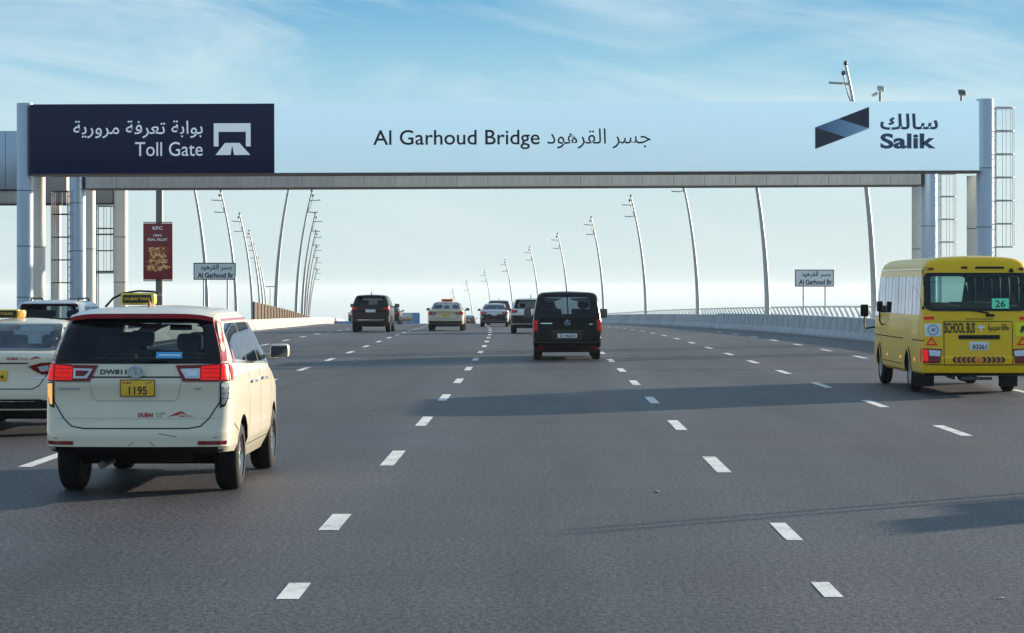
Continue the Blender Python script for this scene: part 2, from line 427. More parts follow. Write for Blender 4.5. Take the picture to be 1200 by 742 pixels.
# lane dashes
def dash(x, d0, d1, w=0.15):
    o = strip('lane_dash', x - w / 2, x + w / 2, d0, d1, 0.004, M_LINE, step=2.0, parent=road)
    return o
def dashes(x, first, last, period=7.72, ln=2.45, skip=()):
    d = first; k = 0
    while d < last:
        if k not in skip: dash(x, d - ln / 2, d + ln / 2, 0.16)
        d += period; k += 1
dashes(-1.72, 28.3, 230); dash(-1.75, 19.9, 21.3, .17)
dashes(2.03, 27.3, 230); dash(2.05, 19.1, 20.5, .135)
dashes(5.83, 33.7, 230)
dashes(9.35, 45.9, 120)
dashes(-5.78, 28.1, 230)
dashes(-9.5, 30.5, 230)
dash(-1.63, 15.5, 16.35, 0.15); dash(1.93, 15.6, 16.4, 0.125)
strip('edge_line', -13.3, -13.15, -20, 300, 0.004, M_LINE, parent=road)
# sealed transverse joints and a wandering crack
M_SEAL = mat('bitumen_sealant', (0.035, 0.034, 0.036), 0.5)
for d, wd in ((58.6, .14), (76, .35), (83.5, .4), (118, .5), (31.2, .05)):
    if d == 31.2: continue
    strip('expansion_joint', -14.2, 12.6, d, d + wd, 0.003, M_SEAL, parent=road)
def crack():
    pts = [(-5.9, 36.2), (-5.3, 41), (-5.25, 47), (-4.7, 55), (-4.6, 64), (-4.2, 74), (-4.3, 88), (-4.0, 104)]
    vs = []; fs = []; rnd = random.Random(3)
    P = []
    for (a, b), (c, d) in zip(pts, pts[1:]):
        for k in range(8):
            t = k / 8; P.append((a + (c - a) * t + rnd.uniform(-.05, .05), b + (d - b) * t))
    for x, d in P:
        wd = rnd.uniform(.015, .05); vs += [(x - wd, d, RZ(d) + .005), (x + wd, d, RZ(d) + .005)]
    for i in range(len(P) - 1): fs.append((2 * i, 2 * i + 1, 2 * i + 3, 2 * i + 2))
    return link_mesh('road_crack', vs, fs, M_SEAL, road)
crack()
# scattered litter chips on the road
M_CHIP = mat('pale_chip', (0.5, 0.48, 0.44), 0.8)
for (px, py) in ((1173, 702), (436, 487), (957, 484), (770, 577), (522, 436), (930, 482)):
    d = CAMZ * 2800 / (py - 336); x = (px - 631) / 2800 * d
    bm = bmesh.new(); bmesh.ops.create_icosphere(bm, subdivisions=1, radius=.022)
    for v in bm.verts: v.co *= random.uniform(.6, 1.25); v.co.z *= .45; v.co.x *= 1.8
    o = link_bm('road_debris', bm, M_CHIP); o.location = (x, d, RZ(d) + .008)
    lab = {1173: 'small pale chip lying on the asphalt at bottom right', 436: 'pale fleck of litter between the two left lanes ahead of the taxi van', 957: 'pale scrap on the asphalt right of the shadow band',
           770: 'small pale fleck in the middle lane near the foreground', 522: 'tiny pale scrap left of the dashed line', 930: 'tiny pale scrap nearest the large band of shadow'}[px]
    o['label'] = lab; o['category'] = 'litter'

# ------------------------------------------------------------------ barriers
def profile_mesh(name, prof, length):
    n = len(prof); vs = [(x, 0, z) for x, z in prof] + [(x, length, z) for x, z in prof]
    fs = [list(range(n)), list(range(n, 2 * n))[::-1]] + [[i, i + n, (i + 1) % n + n, (i + 1) % n] for i in range(n)]
    me = bpy.data.meshes.new(name); me.from_pydata(vs, [], fs)
    bm = bmesh.new(); bm.from_mesh(me); bmesh.ops.recalc_face_normals(bm, faces=bm.faces); bm.to_mesh(me); bm.free()
    return me
def path_pts(tab, step):
    """equal steps along an x(d) table"""
    out = []; d = tab[0][0]
    while d < tab[-1][0]:
        x = lerp_table(tab, d); e = 0.5; dx = (lerp_table(tab, d + e) - x) / e
        dd = step / math.hypot(1, dx); out.append((x, d)); d += dd
    out.append((lerp_table(tab, d), d)); return out
def barrier(label, tab, h, wid, m, seg, lift=0.0, group='concrete barriers along the carriageway'):
    root = thing('concrete_barrier', label, 'barrier', (tab[0][1], tab[0][0], 0), group=group)
    prof = [(-wid, 0), (-wid, .08), (-wid * .55, .3), (-wid * .32, h - .03), (-wid * .24, h), (wid * .24, h), (wid * .32, h - .03), (wid * .55, .3), (wid, .08), (wid, 0)]
    me = profile_mesh('barrier_section', prof, 1.0); me.materials.append(m)
    P = path_pts(tab, seg)
    for (x, d), (x2, d2) in zip(P, P[1:]):
        z = RZ(d) + lift; z2 = RZ(d2) + lift
        a = Vector((x, d, z)); b = Vector((x2, d2, z2)); v = b - a
        o = bpy.data.objects.new('barrier_section', me); COL.objects.link(o); o.parent = root
        o.location = a - root.location; o.rotation_euler = (math.atan2(v.z, math.hypot(v.x, v.y)), 0, math.atan2(-v.x, v.y))
        o.scale = (1, v.length - .05, 1 + random.uniform(-.004, .004))
    return root
barrier('grey concrete safety barrier along the right edge, nearer run beside the yellow bus', [(-30, 14.6), (40, 14.4), (70, 13.75), (91.5, 12.7), (132, 10.2)], .86, .3, M_CONC, 3.0)
barrier('grey concrete barrier along the right edge, farther run curving away behind the black van', [(134.5, 10.6), (150, 9.9), (172, 8.9), (200, 7.2), (237, 4.6), (283, .9), (329, -3), (375, -7.5), (421, -12.5)], .80, .28, M_CONC, 3.0)
LB = [(-30, -14.5), (60, -14.5), (90, -14.75), (125, -14.9), (160, -16.2), (190, -17.9), (210, -19), (260, -21.6), (320, -26), (400, -34)]
barrier('pale concrete barrier along the left edge below the brown slatted fence', LB, .55, .32, M_CONCW, 4.0)

# brown slatted fence behind the left barrier
def brown_fence():
    root = thing('slatted_fence', 'brown slatted screen fence standing above the pale left barrier', 'fence', (-15.6, 132, 0))
    me = bpy.data.meshes.new('slat')
    bm = bmesh.new(); bm_box(bm, -.03, .03, -.05, .16, 0, 1); bm.to_mesh(me); bm.free()
    me.materials.append(mat('tan_fence_slat', (0.17, 0.115, 0.075), 0.8, var=.2))
    P = path_pts([(132, -15.75), (165, -17.2), (206, -19.45)], .30)
    for i, (x, d) in enumerate(P):
        t = (d - 132) / 74
        top = 1.45 - 1.0 * t; z = RZ(d)
        o = bpy.data.objects.new('slat', me); COL.objects.link(o); o.parent = root
        o.location = Vector((x, d, z)) - root.location; o.scale = (1, 1, top); o.rotation_euler = (0, 0, .05)
    for x, d in P[::9]:
        t = (d - 132) / 74; box('fence_post', x + 15.6 - .02, x + 15.6 + .09, d - 132 - .06, d - 132 + .06, RZ(d), RZ(d) + 1.5 - 1.0 * t, mat('dark_fence_cap', (0.10, 0.07, 0.05), 0.6), root)
    for k in (.25, .85):
        pts = [(x - .06 + 15.6, d - 132, RZ(d) + (1.45 - 1.0 * (d - 132) / 74) * k) for x, d in P[::12]]
        tube('fence_rail', pts, .035, mat('tan_fence_rail', (0.22, 0.15, 0.09), 0.7), root, 6)
    pts = [(x + 15.6, d - 132, RZ(d) + (1.48 - 1.0 * (d - 132) / 74)) for x, d in P[::12]]
    tube('fence_cap', pts, .04, mat('dark_fence_cap', (0.10, 0.07, 0.05), 0.6), root, 6)
brown_fence()

# parapet railing with leaning white fins on the right
def railing():
    root = thing('bridge_railing', 'white bridge railing of leaning fins behind the right barrier', 'railing', (15.9, 40, 0))
    me = bpy.data.meshes.new('fin')
    bm = bmesh.new(); bm_tube(bm, [(.16, 0, -.02), (.10, 0, .35), (-.06, 0, .8), (-.26, 0, 1.2)], [.07, .065, .055, .045], 6); bm.to_mesh(me); bm.free()
    me.materials.append(M_WHITEMETAL)
    d = 40; 
    while d < 330:
        o = bpy.data.objects.new('fin', me); COL.objects.link(o); o.parent = root
        o.location = (CV(d), d - 40, RZ(d) + .03)
        d += 1.8 if d < 200 else 2.4
    for off, z, r in ((-.26, 1.22, .045), (.02, .62, .022)):
        tube('top_rail' if z > 1 else 'mid_rail', [(CV(d) + off, d - 40, RZ(d) + z) for d in range(40, 331, 6)], r, M_WHITEMETAL, root, 6)
    vs = []; fs = []
    for i, d in enumerate(range(40, 331, 5)):
        c = CV(d); z = RZ(d)
        vs += [(c - .3, d - 40, z), (c - .3, d - 40, z + .12), (c + .45, d - 40, z + .12), (c + .45, d - 40, z)]
        if i:
            b = i * 4
            for k in range(3): fs.append((b - 4 + k, b - 3 + k, b + 1 + k, b + k))
    link_mesh('kerb', vs, fs, M_CONC, root)
railing()

# ------------------------------------------------------------------ curved lamp posts
def lamp_post(side, lab, loc):
    """side = -1 leans and lights to the left, +1 to the right"""
    t = thing('street_lamp', lab, 'street lamp', loc)
    H = 12.6; s = side
    lean = lambda h: s * (1.5 * (h / H) ** 2.1)
    P = [(lean(h), 0, h) for h in [H * k / 14 for k in range(15)]]
    tube('lamp_pole', P, [.18 - .115 * k / 14 for k in range(15)], M_POLE, t, 10)
    h0 = 10.0
    bm = bmesh.new()
    bm_tube(bm, [(lean(h0), 0, h0), (lean(h0) + s * .12, 0, h0 + .5), (lean(11.2) + s * .20, 0, 11.2), (lean(12.1) + s * .24, 0, 12.15)], .035, 8)
    for h in (10.7, 11.7): bm_tube(bm, [(lean(h), 0, h), (lean(h) + s * .3, 0, h)], .025, 6)
    link_bm('side_tube', bm, M_POLE, t, 40)
    for x, z in ((lean(H), H), (lean(12.1) + s * .24, 12.15)):
        bm = bmesh.new(); bmesh.ops.create_uvsphere(bm, u_segments=10, v_segments=8, radius=.115)
        for v in bm.verts: v.co.z *= 1.05; v.co += Vector((x, 0, z + .08))
        link_bm('beacon', bm, M_GALV, t, 60)
    for z in (10.6, 11.75):
        x = lean(z)
        tube('lamp_arm', [(x, 0, z), (x + s * .45, 0, z + .03)], .03, M_POLE, t, 6)
        bm = bmesh.new(); bm_box(bm, -.36, .36, -.13, .13, -.045, .045, .03)
        bmesh.ops.transform(bm, matrix=Matrix.Translation((x + s * .72, 0, z + .02)) @ Matrix.Rotation(s * R(-3), 4, 'Y'), verts=bm.verts)
        link_bm('lamp_head', bm, M_POLE, t, 40)
    b = box('base_plate', -.3, .3, -.3, .3, -.3, .12, M_CONC, t)
    return t
nth = ['nearest', 'second nearest', 'third nearest', 'fourth nearest', 'fifth nearest', 'sixth nearest', 'seventh nearest', 'eighth nearest', 'ninth nearest', 'tenth nearest', 'farthest']
rp = [(1025, 99), (899.5, 145), (818, 191), (757, 237), (707.5, 283), (666, 329), (632, 375), (602, 421), (577, 467), (555, 513), (538, 559)]
rlab = ['thick curved lamp post right behind the yellow bus, its head above the white sign', 'curved lamp post left of the right-hand place-name sign, head hidden by the toll sign',
        'curved lamp post second left of the right-hand place-name sign, its top hidden', 'tall curved lamp post right of the black van, first with its head in view', 'curved lamp post rising beside the right edge of the black van',
        'curved lamp post rising behind the black van roof', 'curved lamp post between the black van and the white car left of it', 'curved lamp post rising just above the white crossover', 'small distant curved lamp post above the white saloon',
        'small distant lamp post between the beige taxi and the white saloon', 'smallest farthest lamp post above the roof of the beige saloon taxi']
src = None
for (px, d), lb in zip(rp, rlab):
    loc = ((px - 631) / 2800 * d, d, RZ(d) + (0.0))
    if src is None: src = lamp_post(-1, lb, loc); src['group'] = 'curved lamp posts'; src.scale = (.80, 1, .895)
    else: copy_thing(src, loc, lb, scale=(1, 1, 1))
srcB = None
lb_ = [(323, 182, 'curved lamp post leaning right over the brown fence, nearest of its row'), (347, 228, 'second curved lamp post leaning right above the brown fence'), (354, 274, 'third curved lamp post of the row leaning right above the brown fence'),
       (357, 320, 'fourth curved lamp post leaning right, small above the brown fence'), (359, 366, 'fifth and farther lamp post in the row leaning right'), (361, 412, 'sixth lamp post leaning right, far down the row'), (362, 458, 'farthest lamp post of the row leaning right')]
for px, d, lb in lb_:
    loc = ((px - 631) / 2800 * d, d, RZ(d))
    if srcB is None: srcB = lamp_post(1, lb, loc); srcB['group'] = 'curved lamp posts'
    else: copy_thing(srcB, loc, lb)
la_ = [(243, 182, 'curved lamp post leaning left behind the left place-name sign'), (277, 228, 'curved lamp post leaning left just right of the left place-name sign'), (296, 274, 'curved lamp post leaning left at the near end of the brown fence'),
       (305, 320, 'fourth curved lamp post leaning left, slim above the brown fence'), (309, 366, 'fifth curved lamp post of the row leaning left'), (313, 412, 'farthest lamp post of the row leaning left')]
for px, d, lb in la_:
    copy_thing(src, ((px - 631) / 2800 * d, d, RZ(d)), lb, scale=(1, 1, 1))
# small distant twin-arm lamp
t = thing('twin_arm_lamp', 'faint distant lamp with a level twin arm between the two pole rows', 'street lamp', (-46, 410, RZ(410)))
tube('lamp_pole', [(0, 0, 0), (0, 0, 7.6)], [.12, .08], M_POLE, t, 8); tube('lamp_arm', [(-.9, 0, 7.6), (.9, 0, 7.6)], .08, M_POLE, t, 6)

# ------------------------------------------------------------------ gantries
TILT = 0.0045
def column(parent, name, x, y, r, z1, m, rings=(), z0=0.0):
    tube(name, [(x, y, z0), (x, y, z1)], r, m, parent, 28)
    for z in rings: tube('column_joint', [(x, y, z - .012), (x, y, z + .012)], r + .006, M_DARKTRIM, parent, 28)
def ladder(parent, x, y, side, ztop, zcage, m, reach=.55, hoop=.74, zlow=0.0, rail_only=False):
    """ladder on the side of a column, rungs along y, hoops bulging sideways"""
    bm = bmesh.new()
    for dy in (-.2, .2): bm_tube(bm, [(x, y + dy, zlow), (x, y + dy, ztop)], .022, 6)
    z = zlow + .2
    while z < ztop: bm_tube(bm, [(x, y - .2, z), (x, y + .2, z)], .014, 5); z += .28
    link_bm('ladder', bm, m, parent, 40)
    z = ztop - .02; zs = []
    while z > zcage: zs.append(z); z -= hoop
    arc = [(x + side * (.0 + reach * math.sin(math.pi * k / 12)) , y - .34 * math.cos(math.pi * k / 12)) for k in range(13)]
    for z in zs:
        tube('cage_hoop', [(x, y - .2, z)] + [(a, b, z) for a, b in arc] + [(x, y + .2, z)], .020, m, parent, 6)
    for k in (2, 4, 6, 8, 10):
        a, b = arc[k]; tube('cage_bar', [(a, b, zs[-1]), (a, b, zs[0])], .011, m, parent, 5)

# gantry with the long sign
D1 = 75.0
def gx(px): return (px - 631) / 2800 * D1
def gz(py): return CAMZ + (336 - py) / 2800 * D1
g1 = thing('toll_gantry', 'nearer toll gantry with two tall grey columns carrying the long white sign', 'gantry', (0, D1, 0))
column(g1, 'column', gx(28.5), .1, .255, gz(121), M_ALU, (5.05, 3.3, 1.7))
column(g1, 'column', gx(1155), .1, .27, gz(116), M_ALU, (5.75, 3.9, 2.1))
column(g1, 'rear_column', gx(29) , 1.9, .25, gz(200), M_CREAM, (3.3,))
column(g1, 'rear_column', gx(1155), 1.9, .25, gz(203), M_CREAM, (3.9,))
box('cross_beam', gx(40), gx(1146), 1.45, 2.1, gz(200), gz(190), M_BROWNTRIM, g1)
ladder(g1, gx(1168), .35, 1, gz(125), 3.0, M_GALVL, .62, .73)
g1b = thing('sign_board', 'long white overhead sign with a navy toll gate panel at its left end', 'sign', (0, D1 - .28, gz(162)))
g1b.rotation_euler = (0, -TILT * .8, 0)
zc = gz(162)
X0, X1, XM = gx(38), gx(1145.5), gx(322.5)
M_SIGNW = mat('white_sign_face_glow', (0.76, 0.91, 0.96), 0.32, 0.0, coat=0.25, var=0.03, vscale=.12, emit=((0.62, 0.87, 0.96), 0.23))  # faint emission added to lift the shaded face towards sky brightness
M_NAVY = mat('navy_sign_face', (0.006, 0.011, 0.060), 0.4, spec=0.25, var=0.05, vscale=.2)
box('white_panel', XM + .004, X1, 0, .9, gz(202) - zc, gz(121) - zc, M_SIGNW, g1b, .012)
box('navy_panel', X0, XM, 0, .9, gz(202) - zc, gz(121) - zc, M_NAVY, g1b, .012)
box('bottom_trim', X0, X1, .02, .92, gz(204.5) - zc, gz(202) - zc - .003, M_BROWNTRIM, g1b)
T = -.006
def sz(py): return gz(py) - zc
M_SLATE = mat('slate_blue_ink', (0.055, 0.10, 0.18), 0.5)
flat_text('Al Garhoud Bridge', gx(438), gx(632.5), sz(175.5), sz(152.5), T, M_INK, g1b, 0.008)
flat_text(shape_ar('جسر القرهود'), gx(641), gx(762), sz(175), sz(151.5), T, M_INK, g1b, 0.0)
flat_text(shape_ar('بوابة تعرفة مرورية'), gx(88), gx(239), sz(161), sz(140.5), T, M_GLOWWHITE, g1b, 0.004)
flat_text('Toll Gate', gx(160), gx(239), sz(182), sz(165.5), T, M_GLOWWHITE, g1b, 0.002)
flat_text(shape_ar('سالك'), gx(1030), gx(1097.5), sz(154.5), sz(135.5), T, M_SLATE, g1b, 0.02)
flat_text('Salik', gx(1030), gx(1095), sz(176.5), sz(158.5), T, M_SLATE, g1b, 0.035)
def lp(name, pts, m): flat_poly(name, [(gx(a), sz(b)) for a, b in pts], -.02, m, g1b, .016)
lp('gate_symbol', [(252, 171), (252, 144), (295, 144), (295, 171), (289.5, 171), (289.5, 154), (257.5, 154), (257.5, 171)], M_GLOWWHITE)
lp('gate_road_symbol', [(254, 181), (265, 167), (282, 167), (294.5, 181), (275.5, 181), (274, 171.5), (273, 171.5), (271.5, 181)], M_GLOWWHITE)
M_DKN = mat('logo_navy', (0.03, 0.03, 0.065), 0.4)
def grad_mat():
    m = bpy.data.materials.new('logo_blend'); m.use_nodes = True; nt = m.node_tree; b = nt.nodes['Principled BSDF']
    tc = nt.nodes.new('ShaderNodeTexCoord'); cr = nt.nodes.new('ShaderNodeValToRGB'); sp = nt.nodes.new('ShaderNodeSeparateXYZ')
    nt.links.new(tc.outputs['Generated'], sp.inputs[0]); nt.links.new(sp.outputs[0], cr.inputs[0]); nt.links.new(cr.outputs[0], b.inputs['Base Color'])
    cr.color_ramp.elements[0].color = (.08, .17, .32, 1); cr.color_ramp.elements[1].color = (.38, .58, .80, 1); b.inputs['Roughness'].default_value = .4
    return m
lp('emblem_dark_fold', [(954, 151.3), (954, 176.5), (990, 163)], M_DKN)
lp('emblem_dark_fold', [(981, 141.3), (1017, 127.5), (1017, 152.5)], M_DKN)
lp('emblem_light_band', [(954, 151.2), (981, 141.2), (1017, 152.6), (990, 163.1)], grad_mat())
# cameras standing on the sign
for k, (px, h, lb) in enumerate(((1033, .42, 'small twin-headed camera mast on top of the sign above the emblem'), (1128.5, .30, 'small dark camera on top of the sign near its right end'))):
    t = thing('traffic_camera', lb, 'camera', (gx(px), D1 + .3, gz(119)))
    tube('camera_stem', [(0, 0, -.05), (0, 0, h)], .035, M_GALV, t, 8)
    bm = bmesh.new(); bm_box(bm, -.10, .10, -.16, .14, -.06, .07, .02)
    bmesh.ops.transform(bm, matrix=Matrix.Translation((.02, 0, h)) @ Matrix.Rotation(R(20), 4, 'X'), verts=bm.verts)
    link_bm('camera_head', bm, M_GALV if k else M_GALVL, t, 40)
    if k == 0:
        bm = bmesh.new(); bm_box(bm, -.12, .05, -.12, .10, -.05, .05, .02); bmesh.ops.transform(bm, matrix=Matrix.Translation((-.14, 0, h - .16)) @ Matrix.Rotation(R(-28), 4, 'Y'), verts=bm.verts)
        link_bm('camera_head', bm, M_GALVL, t, 40)

# second gantry behind with the clad beam
D2 = 85.0
def hx(px): return (px - 631) / 2800 * D2
def hz(py): return CAMZ + (336 - py) / 2800 * D2
g2 = thing('toll_gantry', 'farther toll gantry whose grey panelled beam shows under the long sign', 'gantry', (0, D2, 0))
column(g2, 'column', hx(91), 0, .285, hz(206), M_ALU, (5.0, 3.3, 1.6))
column(g2, 'column', hx(1088.5), 0, .285, hz(200), M_ALU, (4.18, 2.2))
column(g2, 'rear_column', hx(1088), 2.0, .28, hz(205), M_CREAM, (3.4,))
column(g2, 'rear_column', hx(91), 2.0, .26, hz(208), M_CREAM, (3.4,))
ladder(g2, hx(1102), .1, 1, hz(203), 2.6, M_GALVL, .58, .81)
ladder(g2, hx(81.5), -.1, -1, hz(224), 2.1, M_GALV, .62, .81)
bx0, bx1 = hx(102), hx(1078); npan = 27; pw = (bx1 - bx0) / npan
me = bpy.data.meshes.new('cladding_panel'); bm = bmesh.new(); bm_box(bm, .006, pw - .006, -.02, .02, 0, 1, .004); bm.to_mesh(me); bm.free(); me.materials.append(M_BRONZE)
zb0 = hz(219); zb1 = hz(205.5)
for i in range(npan):
    for yy in (-.30,):
        o = bpy.data.objects.new('cladding_panel', me); COL.objects.link(o); o.parent = g2
        xx = bx0 + i * pw; o.location = (xx, yy, zb0 + (xx - (bx0 + bx1) / 2) * TILT); o.scale = (1, 1, (zb1 - zb0) * (1 + random.uniform(-.01, .01))); o.rotation_euler = (0, -TILT, R(random.uniform(-.25, .25)))
for nm, a, b, m in (('beam_core', 0.0, 1.0, M_DARKTRIM), ('top_trim', 1.02, 1.16, M_BROWNTRIM), ('bottom_trim', -.12, -.02, M_BROWNTRIM)):
    bm = bmesh.new(); h = zb1 - zb0
    bm_box(bm, bx0 + .01, bx1 - .01, -.272 if nm == 'beam_core' else -.34, .6, zb0 + h * a, zb0 + h * b)
    for v in bm.verts: v.co.z += (v.co.x - (bx0 + bx1) / 2) * TILT
    link_bm(nm, bm, m, g2)
# opposite carriageway gantry at the far left
D3 = 90.0
def kx(px): return (px - 631) / 2800 * D3
def kz(py): return CAMZ + (336 - py) / 2800 * D3
g3 = thing('toll_gantry', 'blue grey gantry box of the opposite carriageway cut off by the left edge', 'gantry', (0, D3, 0))
box('gantry_box', kx(-320), kx(34), -.5, .6, kz(222.5), kz(154.5), M_ALU, g3, .02)
box('panel_joint', kx(9.5), kx(10), -.508, -.49, kz(222), kz(155), M_DARKTRIM, g3)
box('lower_beam', kx(-320), kx(36), -.3, .5, kz(239), kz(224), M_BRONZE, g3, .01)
box('beam_trim', kx(-320), kx(36), -.36, .55, kz(224), kz(222.6), M_DARKTRIM, g3)
box('beam_trim', kx(-320), kx(36), -.36, .55, kz(240.5), kz(239.1), M_DARKTRIM, g3)
box('end_box', kx(36.4), kx(80), -.3, .5, kz(238.5), kz(207), M_BROWNTRIM if False else mat('taupe_box', (.30, .27, .25), .5), g3, .02)
box('beam_trim', kx(37), kx(80), -.34, .52, kz(240.5), kz(238.7), M_DARKTRIM, g3)
column(g3, 'column', kx(-310), 0, .28, kz(154), M_ALU)
column(g3, 'column', kx(60), .9, .2, kz(239), M_CREAM)
g4 = thing('gantry_column', 'pale column with caged ladder and taupe box, between the sign columns and the red banner', 'column', (kx(141.5), D3, 0))
column(g4, 'column', 0, 0, .265, kz(222), M_CREAM, (3.9, 2.2))
box('junction_box', kx(112.5) - kx(141.5), kx(132.8) - kx(141.5), -.2, .3, kz(238.5), kz(222.5), mat('taupe_box', (.30, .27, .25), .5), g4, .02)
box('box_trim', kx(112.5) - kx(141.5), kx(133) - kx(141.5), -.23, .32, kz(240), kz(238.7), M_DARKTRIM, g4)
ladder(g4, kx(114) - kx(141.5), 0, 1, kz(241), 2.0, M_GALV, .60, .84)
for z in (2.6, 4.0, 5.3): tube('column_bracket', [(kx(110) - kx(141.5), 0, z), (0, 0, z)], .03, M_GALV, g4, 6)

# ------------------------------------------------------------------ roadside signs and banner
def place_sign(px, d, z0, z1, wid, lb, legs, mirror=False):
    x = (px - 631) / 2800 * d; zr = RZ(d)
    t = thing('place_name_sign', lb, 'sign', (x, d, zr), group='small grey place-name signs')
    h = z1 - z0; a = z0 - zr
    M_SG = mat('grey_sign_face', (0.84, 0.85, 0.82), .5)
    box('sign_edge', -wid / 2, wid / 2, 0, .05, a, a + h, M_INK, t, .0)
    bm = bmesh.new(); bm_box(bm, -wid / 2 + .05, wid / 2 - .05, -.008, .0, a + .05, a + h - .05); link_bm('sign_face', bm, M_SG, t)
    flat_text(shape_ar('جسر القرهود'), -wid * .34, wid * .42, a + h * .52, a + h * .9, -.014, M_INK, t, .0); flat_text(shape_ar('جسر القرهود'), -wid * .34 + .016, wid * .42 + .016, a + h * .52 - .006, a + h * .9 - .006, -.012, M_INK, t, .0)
    flat_text('Al Garhoud Br', -wid * .40, wid * .45, a + h * .12, a + h * .42, -.014, M_INK, t, .03)
    for lx in legs: tube('sign_leg', [(lx * wid, .09, 0), (lx * wid, .09, a + h * .9)], .045, M_POLE, t, 8)
place_sign(251.5, 121, CAMZ + 8 * 121 / 2800, CAMZ + 28 * 121 / 2800, 2.14, 'grey place-name sign on two posts above the white taxi van roof at left', (-.26, .30))
place_sign(954.5, 132, CAMZ + 0 * 132 / 2800, CAMZ + 20 * 132 / 2800, 2.15, 'grey place-name sign on two posts above the white railing at right', (-.28, .28))

def banner():
    d = 100.0; x = (187 - 631) / 2800 * d
    t = thing('lamp_banner_post', 'grey post carrying a dark red fried chicken banner', 'banner post', (x, d, RZ(d)))
    tube('post', [(0, 0, 0), (0, 0, 6.9)], [.17, .15], mat('dark_post', (.16, .165, .17), .5, .4), t, 16)
    tube('post_band', [(0, 0, 1.72), (0, 0, 1.80)], [.175, .175], M_GALVL, t, 16)
    zt = CAMZ + (336 - 262) * d / 2800 - RZ(d); zb = CAMZ + (336 - 328) * d / 2800 - RZ(d)
    xa = (169 - 187) * d / 2800; xb = (203.3 - 187) * d / 2800
    bn = box('banner', xa, xb, -.26, -.20, zb, zt, mat('maroon_banner', (.21, .010, .024), .5, var=.06), t, .01)
    W = xb - xa; Hh = zt - zb; y = -.266
    def tx(s, u0, u1, v0, v1, b=.04): flat_text(s, xa + W * u0, xa + W * u1, zb + Hh * v0, zb + Hh * v1, y, M_WHITEINK, bn, b)
    tx('KFC', .32, .66, .885, .945); tx('100%', .35, .64, .765, .805); tx('REAL FILLET', .15, .83, .69, .735)
    crumb = bpy.data.materials.new('fried_crumb'); crumb.use_nodes = True; nt = crumb.node_tree; tc = nt.nodes.new('ShaderNodeTexCoord'); nz = nt.nodes.new('ShaderNodeTexNoise'); nz.inputs['Scale'].default_value = 9; nz.inputs['Detail'].default_value = 5
    cr = nt.nodes.new('ShaderNodeValToRGB'); e = cr.color_ramp.elements; e[0].position = .38; e[0].color = (.13, .025, .008, 1); e[1].position = .66; e[1].color = (.95, .62, .30, 1); xx = e.new(.5); xx.color = (.62, .20, .05, 1)
    nt.links.new(tc.outputs['Object'], nz.inputs[0]); nt.links.new(nz.outputs[0], cr.inputs[0]); nt.links.new(cr.outputs[0], nt.nodes['Principled BSDF'].inputs['Base Color'])
    # stacked pieces printed as relief shapes
    rnd = random.Random(5)
    for v, w0, w1, hh in ((.53, .14, .88, .085), (.43, .17, .82, .085), (.33, .12, .86, .08), (.215, .08, .90, .10)):
        pts = []
        for k in range(24):
            a = 2 * math.pi * k / 24; rr = 1 + rnd.uniform(-.14, .14)
            pts.append((xa + W * ((w0 + w1) / 2 + (w1 - w0) / 2 * math.cos(a) * rr * .95), zb + Hh * (v + hh * .62 * math.copysign(abs(math.sin(a)) ** .6, math.sin(a)) * rr)))
        flat_poly('fried_chicken_piece', pts, y - .012 - v * .006, crumb, bn, .008)
    for z in (zt + .04, zb - .04): tube('banner_bracket', [(xa, -.23, z), (xb, -.23, z)], .02, M_GALV, t, 6)
banner()

# board standing off to the right of the view; its shadow crosses the foreground
t = thing('roadside_board', 'roadside board on two tall thin posts right of the near lanes', 'sign', (13.9, 29.2, 0))
for dy in (1.05, 1.40): tube('post', [(0, dy, 0), (0, dy, 3.7)], .045, M_POLE, t, 8)
tube('post', [(0, -.9, 0), (0, -.9, 2.9)], .05, M_POLE, t, 8); tube('post', [(0, .55, 0), (0, .55, 2.4)], .05, M_POLE, t, 8)
box('board', -.03, .03, -1.1, .0, 1.0, 2.95, M_ALU, t, .01); box('board', -.03, .03, .02, .9, 1.0, 2.75, M_ALU, t, .01)

# distant blue things beyond the crest at left
def hoarding(x0, x1, py0, py1, d, lb, m, bands=()):
    a = (x0 - 631) / 2800 * d; b = (x1 - 631) / 2800 * d
    z1 = CAMZ + (336 - py0) / 2800 * d; z0 = min(RZ(d), CAMZ + (336 - py1) / 2800 * d)
    t = thing('blue_hoarding', lb, 'hoarding', (a, d, z0), group='far blue hoardings')
    box('board', 0, b - a, 0, .15, 0, z1 - z0, m, t, .02)
    for u0, u1, v0, v1, mm in bands:
        box('printed_band', (b - a) * u0, (b - a) * u1, -.01, .0, (z1 - z0) * v0, (z1 - z0) * v1, mm, t)
M_HB = mat('blue_hoarding_paint', (.10, .26, .52), .6, var=.08)
hoarding(374, 416, 376.5, 382, 232, 'low blue hoarding strip at the far end of the left barrier', M_HB)
hoarding(462, 492, 366.5, 383, 300, 'blue hoarding with an orange band beyond the crest between the black car and beige taxi', M_HB, ((.05, .72, .52, .66, mat('tan_band', (.55, .36, .16), .6)), (.0, .70, .66, .98, mat('pale_band', (.6, .62, .6), .6)), (.0, .72, .34, .46, mat('pale_band', (.6, .62, .6), .6)), (.1, .7, .40, .52, mat('rust_band', (.35, .12, .08), .6))))
HAZE = 0.00012
build_haze()
